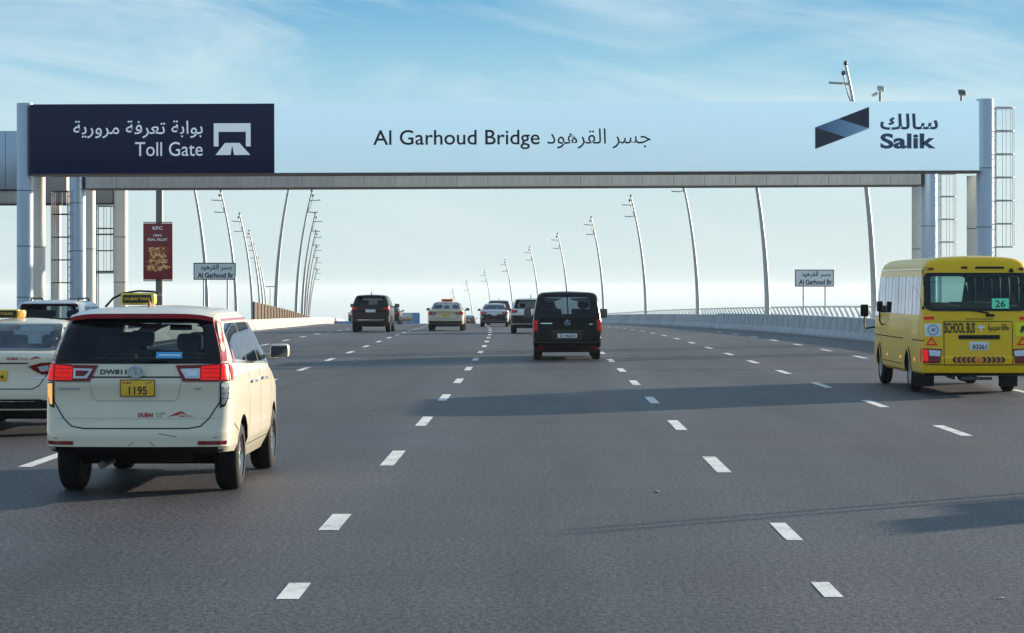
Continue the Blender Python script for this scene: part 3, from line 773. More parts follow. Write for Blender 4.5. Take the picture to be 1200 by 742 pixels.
# ------------------------------------------------------------------ vehicles (local x right, y forward from the rear bumper, z up)
def ring(hw, yr, yf, rr, rf, br, bf, k=9, m=6, taper=0.0):
    P = []
    yb = lambda x: br * (x / hw) ** 2
    fb = lambda x: -bf * (x / hw) ** 2
    xr = hw - rr; xf = hw - rf
    for i in range(k): x = -xr + 2 * xr * i / k; P.append((x, yr + yb(x)))
    y0 = yr + yb(xr)
    for i in range(m): a = math.pi / 2 * i / m; P.append((xr + rr * math.sin(a), y0 + rr * 1.15 * (1 - math.cos(a))))
    y1 = y0 + rr * 1.15; y2 = yf + fb(xf) - rf * 1.3
    for i in range(k * 2): P.append((hw, y1 + (y2 - y1) * i / (k * 2)))
    y3 = yf + fb(xf)
    for i in range(m): a = math.pi / 2 * i / m; P.append((xf + rf * math.cos(a), y2 + rf * 1.3 * math.sin(a)))
    for i in range(k): x = xf - 2 * xf * i / k; P.append((x, yf + fb(x)))
    for i in range(m): a = math.pi / 2 * i / m; P.append((-xf - rf * math.sin(a), y3 - rf * 1.3 * (1 - math.cos(a))))
    for i in range(k * 2): P.append((-hw, y2 + (y1 - y2) * i / (k * 2)))
    for i in range(m): a = math.pi / 2 * i / m; P.append((-xr - rr * math.cos(a), y1 - rr * 1.15 * math.sin(a)))
    return P
def refine(slices, n):
    """Catmull-Rom refinement of the slice table in z where neighbours are smooth"""
    out = []
    for i in range(len(slices) - 1):
        a, b = slices[i], slices[i + 1]
        p = slices[i - 1] if i else a; q = slices[i + 2] if i + 2 < len(slices) else b
        sharp = abs(b[1] - a[1]) > .25 or abs(b[2] - a[2]) > .55
        nn = 1 if sharp else n
        for k in range(nn):
            t = k / nn
            out.append(tuple(a[j] + (b[j] - a[j]) * t for j in range(len(a))))
    out.append(slices[-1]); return out
class Vehicle:
    def __init__(s, name, label, cat, X, D, slices, L, wheels, wr, ww, paint_m, rz=0.0, group=None, sy=1.0, front_taper=.08, k=9, sub=2, zdark=.425):
        s.root = thing(name, label, cat, (X, D, RZ(D)), rz, group)
        pitch = math.atan2(RZ(D + L) - RZ(D), L); s.root.rotation_euler = (pitch, 0, rz)
        s.L = L; s.wheels = wheels; s.wr = wr; s.ww = ww
        sl = [tuple(x) + (0,) * (8 - len(x)) for x in slices]
        sl = refine(sl, sub)
        vs = []; fs = []; n = 0
        for (z, yr, yf, hw, rr, rf, br, bf) in sl:
            P = ring(hw, yr, yf, rr, rf, br, bf, k); n = len(P)
            for x, y in P:
                t = max(0, (y - L * .6) / (L * .4)); x *= 1 - front_taper * t * t
                t2 = max(0, (L * .22 - y) / (L * .22)); x *= 1 - .025 * t2 * t2
                vs.append((x, y, z + (.0 if z < 1 else -.012 * (x / hw) ** 2 * 1.5)))
        for i in range(len(sl) - 1):
            for j in range(n):
                a = i * n + j; b = i * n + (j + 1) % n
                fs.append((a, b, b + n, a + n))
        fs.append(list(range(n))[::-1])
        top = (len(sl) - 1) * n; fs.append([top + j for j in range(n)])
        s.body = link_mesh('body', vs, fs, None, s.root, mats=[paint_m, M_BLACK, M_INT])
        s.bvh = BVHTree.FromPolygons([Vector(v) for v in vs], fs)
        s.cutters = []
        for p in s.body.data.polygons:
            c = p.center
            if (c.z < zdark and (c.y < L * .2 or c.y > L * .85) and abs(c.x) < slices[0][3] + .02) or p.normal.z < -.8: p.material_index = 1
    def cut_prism(s, poly, axis, a, b, mi=2):
        n = len(poly); f = (lambda p, t: (p[0], t, p[1])) if axis == 'y' else (lambda p, t: (t, p[0], p[1]))
        vs = [f(p, a) for p in poly] + [f(p, b) for p in poly]
        fs = [list(range(n))[::-1], list(range(n, 2 * n))] + [[i, (i + 1) % n, (i + 1) % n + n, i + n] for i in range(n)]
        o = link_mesh('cutter', vs, fs, None, s.root, mats=[M_BLACK, M_BLACK, M_INT], fmat=[mi] * len(fs))
        bm = bmesh.new(); bm.from_mesh(o.data); bmesh.ops.recalc_face_normals(bm, faces=bm.faces); bm.to_mesh(o.data); bm.free()
        s.cutters.append(o)
    def arches(s, extra=.05):
        for y, tr in s.wheels:
            for sg in (-1, 1):
                r = s.wr + extra
                poly = [(y + r * math.cos(2 * math.pi * k / 24), s.wr + .01 + r * math.sin(2 * math.pi * k / 24)) for k in range(24)]
                x0 = sg * (tr - s.ww * .72); x1 = sg * 1.6
                s.cut_prism(poly, 'x', x0, x1, 1)
    def finish(s, angle=32):
        bpy.context.view_layer.update()
        for c in s.cutters:
            md = s.body.modifiers.new('b', 'BOOLEAN'); md.object = c; md.operation = 'DIFFERENCE'; md.solver = 'EXACT'; md.material_mode = 'INDEX'
        dg = bpy.context.evaluated_depsgraph_get(); dg.update()
        me = bpy.data.meshes.new_from_object(s.body.evaluated_get(dg))
        s.body.modifiers.clear(); s.body.data = me
        me.shade_smooth(); me.set_sharp_from_angle(angle=R(angle))
        for c in s.cutters: bpy.data.objects.remove(c)
    # --- projection on the uncut body
    def hit(s, axis, u, v):
        if axis == 'rear': o, d = Vector((u, -3, v)), Vector((0, 1, 0))
        elif axis == 'front': o, d = Vector((u, s.L + 3, v)), Vector((0, -1, 0))
        elif axis == 'right': o, d = Vector((4, u, v)), Vector((-1, 0, 0))
        elif axis == 'left': o, d = Vector((-4, u, v)), Vector((1, 0, 0))
        else: o, d = Vector((u, v, 5)), Vector((0, 0, -1))
        h = s.bvh.ray_cast(o, d)
        s.n = None
        if h[0] is not None:
            s.n = h[1] if h[1].dot(d) < 0 else -h[1]
        return (h[0] if h[0] is not None else None), d
    def near(s, p, off):
        h = s.bvh.find_nearest(p); c = Vector((0, s.L * .5, 1.0)); n = h[1]
        if n.dot(h[0] - c) < 0: n = -n
        return h[0] + n * off
    def panel(s, name, axis, poly, m, off=.004, res=.07, holes=(), parent=None, depth=.012, mirror=False):
        if mirror: poly = [(-p[0], p[1]) for p in poly][::-1]
        pts = []; edges = []
        def add_loop(lp):
            b = len(pts)
            dense = []
            for i, p in enumerate(lp):
                q = lp[(i + 1) % len(lp)]; L_ = math.dist(p, q); nn = max(1, int(L_ / res))
                for k in range(nn): dense.append((p[0] + (q[0] - p[0]) * k / nn, p[1] + (q[1] - p[1]) * k / nn))
            pts.extend(dense); n = len(dense)
            edges.extend([(b + i, b + (i + 1) % n) for i in range(n)])
            return dense
        outer = add_loop(poly); hl = [add_loop(h) for h in holes]
        def inside(p, lp):
            c = False; j = len(lp) - 1
            for i in range(len(lp)):
                if (lp[i][1] > p[1]) != (lp[j][1] > p[1]) and p[0] < (lp[j][0] - lp[i][0]) * (p[1] - lp[i][1]) / (lp[j][1] - lp[i][1]) + lp[i][0]: c = not c
                j = i
            return c
        xs = [p[0] for p in poly]; ys = [p[1] for p in poly]
        u = min(xs) + res / 2
        while u < max(xs):
            v = min(ys) + res / 2
            while v < max(ys):
                if inside((u, v), poly) and not any(inside((u, v), h) for h in holes): pts.append((u, v))
                v += res
            u += res
        r = geometry.delaunay_2d_cdt([Vector(p) for p in pts], edges, [], 0, 1e-5)
        V2, F2 = r[0], r[2]
        keep = []
        for f in F2:
            c = (sum(V2[i][0] for i in f) / len(f), sum(V2[i][1] for i in f) / len(f))
            if inside(c, poly) and not any(inside(c, h) for h in holes): keep.append(f)
        P3 = []; NN = []
        for v in V2:
            h, d = s.hit(axis, v[0], v[1])
            P3.append((h, d)); NN.append(s.n)
        good = [h for h, d in P3 if h is not None]
        if not good: return None
        ai = 1 if axis in ('rear', 'front') else 0 if axis in ('left', 'right') else 2
        out = []
        for (h, d), v, nn_ in zip(P3, V2, NN):
            if h is not None: out.append(h + (nn_ * .6 - d * .6) * off); continue
            if h is None:
                g = min(good, key=lambda q: ((q.x if ai == 1 else q.y) - v[0]) ** 2 + (q.z - v[1]) ** 2)
                h = Vector(g)
                if ai == 1: h.x = v[0]; h.z = v[1]
                elif ai == 0: h.y = v[0]; h.z = v[1]
            out.append(s.near(h, off))
        d = P3[0][1]
        bm = bmesh.new(); bv = [bm.verts.new(p) for p in out]
        for f in keep:
            try: bm.faces.new([bv[i] for i in f])
            except ValueError: pass
        loose = [v for v in bm.verts if not v.link_faces]; bmesh.ops.delete(bm, geom=loose, context='VERTS')
        bmesh.ops.recalc_face_normals(bm, faces=bm.faces)
        if bm.faces:
            nrm = sum((f.normal * f.calc_area() for f in bm.faces), Vector())
            if nrm.dot(d) > 0: bmesh.ops.reverse_faces(bm, faces=bm.faces)
        if depth:
            be = [e for e in bm.edges if len(e.link_faces) == 1]
            ex = bmesh.ops.extrude_edge_only(bm, edges=be)
            for v in [g for g in ex['geom'] if isinstance(g, bmesh.types.BMVert)]: v.co += d * (off + depth)
        return link_bm(name, bm, m, parent or s.root, 35)
    def line(s, name, axis, pts, w, m, off=.003, parent=None):
        """thin strip conforming to the body along a polyline"""
        vs = []; fs = []
        Pp = []
        for p, q in zip(pts, pts[1:]):
            nn = max(1, int(math.dist(p, q) / .05))
            for k in range(nn): Pp.append((p[0] + (q[0] - p[0]) * k / nn, p[1] + (q[1] - p[1]) * k / nn))
        Pp.append(pts[-1])
        for i, p in enumerate(Pp):
            a = Pp[max(i - 1, 0)]; b = Pp[min(i + 1, len(Pp) - 1)]; t = Vector((b[0] - a[0], b[1] - a[1])); t.normalize(); nv = Vector((-t.y, t.x)) * w / 2
            for sg in (-1, 1):
                q = (p[0] + nv.x * sg, p[1] + nv.y * sg); h, d = s.hit(axis, *q)
                if h is None:
                    g = Vector(vs[-1]) if vs else Vector((q[0], .2, q[1])) if axis == 'rear' else Vector((1, q[0], q[1]))
                    if axis == 'rear': g.x = q[0]; g.z = q[1]
                    vs.append(s.near(g, off)); continue
                vs.append(h + (s.n * .6 - d * .6) * off)
        for i in range(len(Pp) - 1): fs.append((2 * i, 2 * i + 1, 2 * i + 3, 2 * i + 2))
        return link_mesh(name, vs, fs, m, parent or s.root)
    def text(s, body, x0, x1, z0, z1, m, off=.006, bold=.0, parent=None, axis='rear', ydirect=None):
        vs, fs = fit_text(body, x0, x1, z0, z1, bold); P = []
        for v in vs:
            if ydirect is not None: P.append((v[0], ydirect, v[1])); continue
            h, d = s.hit(axis, *v)
            if h is None: h = Vector(P[-1]) if P else Vector((v[0], 0, v[1]))
            P.append(tuple(h - d * off))
        return link_mesh('lettering', P, fs, m, parent or s.root)
    def plate(s, x0, x1, z0, z1, m, body='', ink=M_INK, off=.012):
        hs = [s.hit('rear', x, z)[0].y for x in (x0, x1) for z in (z0, z1)]
        y = min(hs) - off
        o = box('licence_plate', x0, x1, y, y + .02, z0, z1, m, s.root, .004)
        w = x1 - x0; h = z1 - z0
        if body: flat_text(body, x0 + w * .3, x1 - w * .2, z0 + h * .12, z0 + h * .58, y - .002, ink, o, .02)
        return o, y
    def tyres(s, side_out=True, rim_m=None, n=28, spokes=5):
        wm, rm = None, None
        prof = [(-.5, .62), (-.5, .86), (-.40, .97), (-.28, 1.0), (.28, 1.0), (.40, .97), (.5, .86), (.5, .62)]
        bm = bmesh.new(); rings = []
        for k in range(n):
            a = 2 * math.pi * k / n
            rings.append([bm.verts.new((x * s.ww, s.wr * r * math.cos(a), s.wr * r * math.sin(a))) for x, r in prof])
        for k in range(n):
            A, B = rings[k], rings[(k + 1) % n]
            for j in range(len(prof) - 1): bm.faces.new((A[j], A[j + 1], B[j + 1], B[j]))
        bmesh.ops.recalc_face_normals(bm, faces=bm.faces)
        me_t = bpy.data.meshes.new('wheel'); bm.to_mesh(me_t); bm.free(); me_t.materials.append(M_RUBBER); me_t.shade_smooth(); me_t.set_sharp_from_angle(angle=R(40))
        bm = bmesh.new()
        xo = s.ww * .40
        # barrel, outer lip, hub and spokes
        def lathe(pr):
            rs = []
            for k in range(n):
                a = 2 * math.pi * k / n; rs.append([bm.verts.new((x, r * math.cos(a), r * math.sin(a))) for x, r in pr])
            for k in range(n):
                for j in range(len(pr) - 1): bm.faces.new((rs[k][j], rs[k][j + 1], rs[(k + 1) % n][j + 1], rs[(k + 1) % n][j]))
        rr = s.wr * .64
        lathe([(-s.ww * .45, rr), (xo - .02, rr * .96), (xo, rr), (xo + .012, rr * 1.02), (xo + .012, rr * .93), (xo - .03, rr * .88), (-.02, rr * .86)])
        lathe([(xo - .03, .001), (xo - .0, .001 + rr * .12), (xo - .01, rr * .24), (xo - .06, rr * .26)])
        for k in range(spokes * 2):
            a = 2 * math.pi * k / (spokes * 2) + (.12 if k % 2 else -.12)
            mt = Matrix.Rotation(a, 4, 'X')
            bm_box(bm, xo - .045, xo - .012, -.018 - .004 * rr, .022, rr * .18, rr * .95, 0, mt)
        bmesh.ops.recalc_face_normals(bm, faces=bm.faces)
        me_r = bpy.data.meshes.new('rim'); bm.to_mesh(me_r); bm.free(); me_r.materials.append(rim_m or M_RIM); me_r.shade_smooth(); me_r.set_sharp_from_angle(angle=R(35))
        bm = bmesh.new(); bmesh.ops.create_circle(bm, cap_ends=True, segments=24, radius=rr * .92, matrix=Matrix.Rotation(R(90), 4, 'Y'))
        me_b = bpy.data.meshes.new('brake_disc'); bm.to_mesh(me_b); bm.free(); me_b.materials.append(M_BLACK)
        for y, tr in s.wheels:
            for sg in (-1, 1):
                o = bpy.data.objects.new('wheel', me_t); COL.objects.link(o); o.parent = s.root
                o.location = (sg * (tr - s.ww / 2), y, s.wr)
                o.rotation_euler = (random.uniform(0, 1), 0, 0 if sg > 0 else math.pi)
                q = bpy.data.objects.new('rim', me_r); COL.objects.link(q); q.parent = o
                q = bpy.data.objects.new('brake_disc', me_b); COL.objects.link(q); q.parent = o; q.location = (-.01, 0, 0)
    def underbody(s, z0=.2, z1=.42, y0=.35, w=.62):
        o = box('underbody', -w, w, y0, s.L - .6, z0 + .06, z1, M_BLACK, s.root, .03)
        ya = s.wheels[0][0]
        tube('rear_axle', [(-w - .12, ya, s.wr), (w + .12, ya, s.wr)], .05, M_BLACK, s.root, 8)
        tube('exhaust', [(-w * .62, .22, z0 + .10), (-w * .62, y0 + .5, z0 + .12), (-w * .4, y0 + 1.4, z0 + .10)], .038, M_GALV, s.root, 8)
        bm = bmesh.new(); bm_box(bm, w * .25, w * .8, .62, .92, z0 + .10, z0 + .25, .05); link_bm('silencer', bm, M_BLACK, s.root, 40)
    def mirror(s, side, y, z, x, m, size=(.21, .14), arm=.10, glass=True):
        w, h = size; bm = bmesh.new()
        bm_box(bm, x, x + w, y - .05, y + .09, z - h / 2, z + h / 2, .035)
        bm_box(bm, x - arm, x + .05, y - .0, y + .05, z - h / 2, z - h / 2 + .05, .01)
        if side < 0:
            for v in bm.verts: v.co.x = -v.co.x
            bmesh.ops.reverse_faces(bm, faces=bm.faces)
        o = link_bm('wing_mirror', bm, m, s.root, 40)
        if glass:
            xs = sorted((side * (x + .012), side * (x + w - .012)))
            box('mirror_glass', xs[0], xs[1], y - .056, y - .051, z - h / 2 + .005, z + h / 2 - .022, M_MIRROR, o)
    def seats(s, rows, z0, z1, xs=(-.38, .38), w=.46):
        for y in rows:
            for x in xs:
                bm = bmesh.new()
                bm_box(bm, x - w / 2, x + w / 2, y, y + .12, z0, z1 - .2, .04)
                bm_box(bm, x - .13, x + .13, y - .0, y + .09, z1 - .17, z1, .04)
                bm_box(bm, x - .05, x + .05, y + .03, y + .06, z1 - .22, z1 - .15)
                link_bm('seat', bm, M_SEAT, s.root, 40)
def rp_(pts, r=.05, n=4):
    """rounded polygon"""
    out = []
    N_ = len(pts)
    for i in range(N_):
        p = Vector(pts[i]); a = Vector(pts[i - 1]); b = Vector(pts[(i + 1) % N_])
        ua = a - p; ub = b - p; rr = min(r, ua.length * .45, ub.length * .45)
        A = p + ua.normalized() * rr; B = p + ub.normalized() * rr
        for k in range(n + 1):
            t = k / n; q = A * (1 - t) ** 2 + p * 2 * t * (1 - t) + B * t * t; out.append((q.x, q.y))
    return out
def sym(half):   # half outline with x>0 from top to bottom -> full polygon
    return half + [(-x, z) for x, z in half[::-1]]
def shrink(poly, s, dz=0):
    cx = sum(p[0] for p in poly) / len(poly); cz = sum(p[1] for p in poly) / len(poly)
    sx = s if isinstance(s, tuple) else (s, s)
    return [(cx + (p[0] - cx) * sx[0], cz + (p[1] - cz) * sx[1] + dz) for p in poly]

# ---- body shapes: (z, y_rear, y_front, half_width, r_rear, r_front, bow_rear, bow_front)
MPV = [(.27, .80, 4.50, .80, .15, .25, .05, .1), (.40, .62, 4.66, .87, .17, .35, .05, .15), (.43, .10, 4.68, .88, .17, .35, .05, .15), (.49, .0, 4.71, .905, .20, .40, .06, .2), (.62, .0, 4.735, .915, .20, .42, .06, .2),
       (.68, .035, 4.72, .915, .18, .42, .05, .2), (.90, .07, 4.68, .915, .16, .42, .05, .22), (1.0, .07, 4.50, .912, .15, .40, .05, .25), (1.10, .06, 4.15, .905, .15, .35, .05, .25), (1.17, .07, 3.75, .90, .14, .30, .05, .2),
       (1.27, .10, 3.52, .885, .14, .28, .05, .15), (1.34, .135, 3.40, .865, .14, .28, .05, .15), (1.50, .215, 3.14, .82, .15, .26, .05, .13), (1.66, .31, 2.88, .765, .16, .25, .05, .13), (1.735, .37, 2.70, .735, .17, .25, .05, .12),
       (1.79, .44, 2.45, .69, .20, .25, .05, .1), (1.822, .60, 2.2, .60, .22, .25, .04, .08), (1.838, .85, 1.95, .42, .22, .22, .02, .05)]
SEDAN = [(.26, .20, 4.62, .78, .15, .25, .05, .1), (.34, .05, 4.78, .88, .2, .35, .08, .2), (.45, .0, 4.86, .915, .24, .4, .10, .25), (.62, .0, 4.87, .92, .25, .42, .11, .25), (.70, .03, 4.84, .92, .24, .42, .10, .25), (.78, .05, 4.70, .918, .22, .40, .09, .25),
         (.86, .05, 4.3, .912, .20, .36, .08, .25), (.93, .045, 3.85, .905, .18, .3, .07, .22), (1.00, .05, 3.62, .89, .16, .28, .06, .18), (1.045, .10, 3.50, .86, .16, .25, .05, .15), (1.065, .42, 3.44, .80, .2, .24, .05, .12),
         (1.10, .60, 3.36, .775, .2, .24, .05, .12), (1.22, .90, 3.08, .73, .2, .22, .04, .12), (1.34, 1.24, 2.80, .68, .2, .22, .04, .1), (1.40, 1.50, 2.58, .63, .2, .22, .04, .08), (1.435, 1.80, 2.35, .52, .15, .15, .03, .05), (1.45, 1.98, 2.2, .35, .1, .1, .01, .02)]
def scaled(sl, sz=1, sx=1, sy=1): return [(a[0] * sz, a[1] * sy, a[2] * sy, a[3] * sx, a[4] * sx, a[5] * sx, a[6], a[7]) for a in sl]

# ================= taxi people carrier in the foreground
def taxi_van():
    v = Vehicle('taxi_van', 'cream taxi people carrier with red roof edges and yellow plate, nearest on the left', 'taxi', -3.875, 22.95, MPV, 4.735, [(1.02, .895), (3.77, .895)], .345, .235, M_CREAMPAINT, rz=R(-.3), k=11, sub=3)
    v.arches(.055)
    glassy = rp_([(.815, 1.285), (.785, 1.42), (.715, 1.70), (.66, 1.735), (-.66, 1.735), (-.715, 1.70), (-.785, 1.42), (-.815, 1.285)], .04)
    pane = rp_([(.66, 1.335), (.66, 1.46), (.585, 1.675), (-.585, 1.675), (-.66, 1.46), (-.66, 1.335)], .08)
    v.cut_prism(pane, 'y', -1, 6)
    sw = [[(.55, 1.32), (1.45, 1.28), (1.45, 1.66), (.75, 1.665), (.55, 1.60)], [(1.52, 1.27), (2.35, 1.24), (2.35, 1.655), (1.52, 1.66)], [(2.42, 1.24), (3.22, 1.22), (2.72, 1.645), (2.42, 1.65)]]
    sw = [rp_(p, .05) for p in sw]
    for p in sw: v.cut_prism(p, 'x', -2, 2)
    v.cut_prism([(.45, 1.02), (3.3, 1.02), (3.05, 1.30), (.42, 1.31)], 'x', -.74, .74)   # cabin floor well
    v.finish()
    v.panel('rear_window_border', 'rear', glassy, M_FRIT, .006, .05, holes=[pane], depth=.01)
    rw = v.panel('rear_window', 'rear', shrink(pane, 1.01), M_GLASS, .0045, .07, depth=0)
    v.panel('windscreen', 'front', rp_([(.72, 1.22), (.62, 1.70), (-.62, 1.70), (-.72, 1.22)], .06), M_GLASSL, .004, .1, depth=0)
    for ax in ('right', 'left'):
        for p in sw: v.panel('side_window', ax, shrink(p, 1.02), M_GLASS, .004, .1, depth=0)
        v.line('window_trim', ax, [(.50, 1.295), (1.45, 1.262), (3.3, 1.20)], .022, M_CHROME, .006)
        v.line('window_pillar', ax, [(1.485, 1.27), (1.485, 1.66)], .07, M_BLACK, .003)
        v.line('window_pillar', ax, [(2.385, 1.24), (2.385, 1.65)], .08, M_BLACK, .003)
        for y in (1.48, 2.39): v.line('door_gap', ax, [(y + .02, 1.25), (y + .02, .75), (y - (.12 if y < 2 else 0), .42)], .010, M_SEAM)
        v.line('door_gap', ax, [(3.42, 1.16), (3.36, .7), (3.30, .40)], .010, M_SEAM)
        v.line('sill_gap', ax, [(1.5, .42), (3.3, .42)], .012, M_SEAM)
        v.line('bumper_gap', ax, [(.36, .70), (.62, .62), (.64, .50)], .010, M_SEAM)
        v.line('fuel_flap', ax, [(.75, 1.12), (.95, 1.12), (.95, .95), (.75, .95), (.75, 1.12)], .007, M_SEAM) if ax == 'left' else None
        for y in (1.62, 2.52):
            h, d = v.hit(ax, y + .12, 1.06); tube('door_handle', [tuple(h - d * .01 + Vector((0, -.1, 0))), tuple(h - d * .04 + Vector((0, -.05, 0))), tuple(h - d * .04 + Vector((0, .06, 0))), tuple(h - d * .01 + Vector((0, .11, 0)))], .016, M_CHROME, v.root, 8)
        # red livery on the roof rail, then a painted red window reflection
        v.line('red_roof_edge', ax, [(.62, 1.70), (1.6, 1.70), (2.6, 1.695), (2.95, 1.60), (3.4, 1.27)], .024, M_REDPAINT, .004)
        pass
        v.panel('red_window_reflection', ax, [(.56, 1.30), (.68, 1.28), (.66, 1.40), (.60, 1.42)], M_REDPAINT, .0065, .05, depth=.004)  # red patch painted as a reflection in the rear quarter window
    # tailgate trim
    tg = [(-.80, 1.28), (-.82, 1.12), (-.80, .92), (-.70, .76), (-.62, .685), (-.5, .665), (.5, .665), (.62, .685), (.70, .76), (.80, .92), (.82, 1.12), (.80, 1.28)]
    v.line('tailgate_gap', 'rear', tg, .012, M_SEAM, .003)
    v.line('tailgate_crease', 'rear', [(-.80, .76), (.80, .76)], .006, paint('cream_shade_line', (.5, .46, .38)), .002)
    rec = [(-.46, 1.155), (.44, 1.155), (.40, .955), (.36, .93), (-.38, .93), (-.42, .955)]
    v.line('plate_recess_edge', 'rear', rec + [rec[0]], .010, paint('cream_shade_line', (.5, .46, .38)), .002)
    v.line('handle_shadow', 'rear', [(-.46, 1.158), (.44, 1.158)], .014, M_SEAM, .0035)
    for mir in (False, True):
        lo = v.panel('tail_lamp', 'rear', [(.375, 1.268), (.62, 1.272), (.858, 1.29), (.878, 1.115), (.45, 1.115)], M_REDD, .014, .05, mirror=mir, depth=.02)
        v.panel('lamp_bright_section', 'rear', [(.62, 1.262), (.79, 1.272), (.79, 1.125), (.62, 1.125)], M_REDL, .020, .05, mirror=mir, depth=.006, parent=lo)
        v.panel('lamp_bright_section', 'rear', [(.805, 1.272), (.85, 1.28), (.868, 1.125), (.805, 1.125)], M_REDL, .020, .05, mirror=mir, depth=.006, parent=lo)
        v.panel('reverse_lamp', 'rear', [(.42, 1.235), (.61, 1.24), (.61, 1.145), (.475, 1.145)], M_CLEAR, .020, .05, mirror=mir, depth=.006, parent=lo)
        v.panel('reverse_lamp_core', 'rear', [(.455, 1.215), (.585, 1.22), (.585, 1.165), (.50, 1.165)], M_REDD if mir else M_SILVER, .024, .05, mirror=mir, depth=.004, parent=lo)
        sg2 = -1 if mir else 1
        for z in (1.155, 1.195, 1.235): v.line('lens_rib', 'rear', [(sg2 * .63, z), (sg2 * .785, z)], .006, M_REDD, .0215, parent=lo)
        v.line('lens_rib', 'rear', [(sg2 * .62, 1.263), (sg2 * .85, 1.28)], .012, M_REDD, .0215, parent=lo); v.line('lens_rib', 'rear', [(sg2 * .62, 1.125), (sg2 * .86, 1.125)], .012, M_REDD, .0215, parent=lo)
        lw = v.panel('corner_lamp', 'rear', [(.80, 1.105), (.875, 1.105), (.872, .98), (.845, .875), (.80, .86)], M_BLACK, .012, .04, mirror=mir, depth=.02)
        v.panel('corner_lamp_lens', 'rear', [(.812, 1.095), (.866, 1.095), (.862, .985), (.84, .90), (.815, .89)], M_AMBER if mir else M_CLEAR, .018, .04, mirror=mir, depth=.006, parent=lw)
        if not mir:
            for z in (1.05, 1.0, .95): v.line('lens_rib', 'rear', [(.82, z), (.875, z)], .010, M_SEAM, .021, parent=lw)
        v.panel('bumper_reflector', 'rear', [(.60, .545), (.86, .545), (.86, .51), (.60, .51)], M_REDD, .008, .06, mirror=mir, depth=.01)
        sd_ = 'left' if mir else 'right'
        v.panel('tail_lamp_side', sd_, [(.27, 1.275), (.37, 1.255), (.40, 1.20), (.34, 1.12), (.27, 1.12)], M_RED, .008, .05, depth=.012)
    # spoiler, red above the window
    bm = bmesh.new(); n_ = 20; rows = []
    for i in range(n_ + 1):
        x = -.70 + 1.40 * i / n_; e = (x / .70) ** 2
        rows.append([bm.verts.new(p) for p in ((x, .25 + .14 * e ** 2, 1.722 - .035 * e ** 3), (x, .24 + .14 * e ** 2, 1.768 - .04 * e ** 3), (x, .42 + .05 * e, 1.800 - .05 * e ** 2), (x, .64, 1.826 - .07 * e ** 2), (x, .64, 1.77 - .05 * e ** 2), (x, .40 + .02 * e, 1.725 - .03 * e ** 2))])
    for A, B in zip(rows, rows[1:]):
        for j in range(6): bm.faces.new((A[j], A[(j + 1) % 6], B[(j + 1) % 6], B[j]))
    bm.faces.new(rows[0]); bm.faces.new(rows[-1][::-1]); bmesh.ops.recalc_face_normals(bm, faces=bm.faces)
    sp = link_bm('roof_spoiler', bm, M_CREAMPAINT, v.root, 40); sp.data.materials.append(M_REDPAINT)
    for p in sp.data.polygons:
        if p.center.y < .262 + .14 * (p.center.x / .70) ** 4 and p.center.z < 1.752: p.material_index = 1
    for sg in (-1, 1): v.line('red_pillar', 'rear', [(sg * .70, 1.725), (sg * .745, 1.60), (sg * .80, 1.42), (sg * .825, 1.30)], .05, M_REDPAINT, .008)
    box('high_brake_lamp', -.16, .16, .232, .25, 1.742, 1.756, M_REDD, v.root)
    bm = bmesh.new(); vv = [bm.verts.new(p) for p in ((-.012, .78, 1.825), (.012, .78, 1.825), (.012, .98, 1.825), (-.012, .98, 1.825), (-.006, .80, 1.895), (.006, .80, 1.895))]
    for f in ((0, 1, 5, 4), (1, 2, 5), (3, 0, 4), (2, 3, 4, 5)): bm.faces.new([vv[k] for k in f])
    bmesh.ops.recalc_face_normals(bm, faces=bm.faces); link_bm('shark_fin_aerial', bm, M_REDPAINT, v.root)
    # plate, badge and lettering
    pl, y = v.plate(-.155, .182, .972, 1.135, M_PLATEY)
    flat_text('1195', -.07, .105, .988, 1.07, y - .002, M_INK, pl, .02); flat_text('DUBAI', -.135, -.045, 1.093, 1.115, y - .002, M_REDINK, pl, .02)
    flat_text(shape_ar('دبي'), .09, .15, 1.088, 1.118, y - .002, M_REDINK, pl, .02)
    for nm, bx_ in (('plate_edge', ((-.155, .182, 1.128, 1.135), (-.155, .182, .972, .979), (-.155, -.148, .979, 1.128), (.175, .182, .979, 1.128))),):
        for a, b, c, d in bx_: box(nm, a, b, y - .003, y, c, d, M_INK, pl)
    v.text('DW811', -.35, -.095, 1.185, 1.232, M_INK, .006, .03)
    bm = bmesh.new()
    for (rx, rz_) in ((.085, .055), (.032, .052), (.062, .022)):
        pts = [(.0 + rx * .9 * math.cos(2 * math.pi * k / 24), .045, 1.21 + rz_ * math.sin(2 * math.pi * k / 24) + (.018 if rz_ == .022 else 0)) for k in range(25)]
        bm_tube(bm, pts, .008, 6, False)
    bmesh.ops.recalc_face_normals(bm, faces=bm.faces); link_bm('rear_emblem', bm, M_SILVER, v.root, 60)
    v.line('model_badge', 'rear', [(-.76, 1.045), (-.55, 1.045)], .018, M_SILVER, .006); v.line('model_badge', 'rear', [(.56, 1.045), (.62, 1.045)], .018, M_SILVER, .006)
    v.text('DUBAI', .02, .165, .775, .815, M_REDINK, .005, .05); v.text('TAXI', .19, .25, .775, .79, M_INK, .005, .0); v.text(shape_ar('تاكسي') if False else 'CORP', .19, .285, .80, .815, M_INK, .005, .0)
    v.panel('livery_swoosh', 'rear', [(.30, .775), (.40, .82), (.44, .83), (.50, .79), (.44, .81), (.41, .795)], M_REDINK, .004, .05, depth=0); v.text('METRO', .42, .545, .775, .79, M_REDINK, .005, .02)
    v.panel('blue_sticker', 'rear', [(.18, 1.335), (.43, 1.335), (.43, 1.395), (.18, 1.395)], M_BLUEST, .012, .1, depth=0)
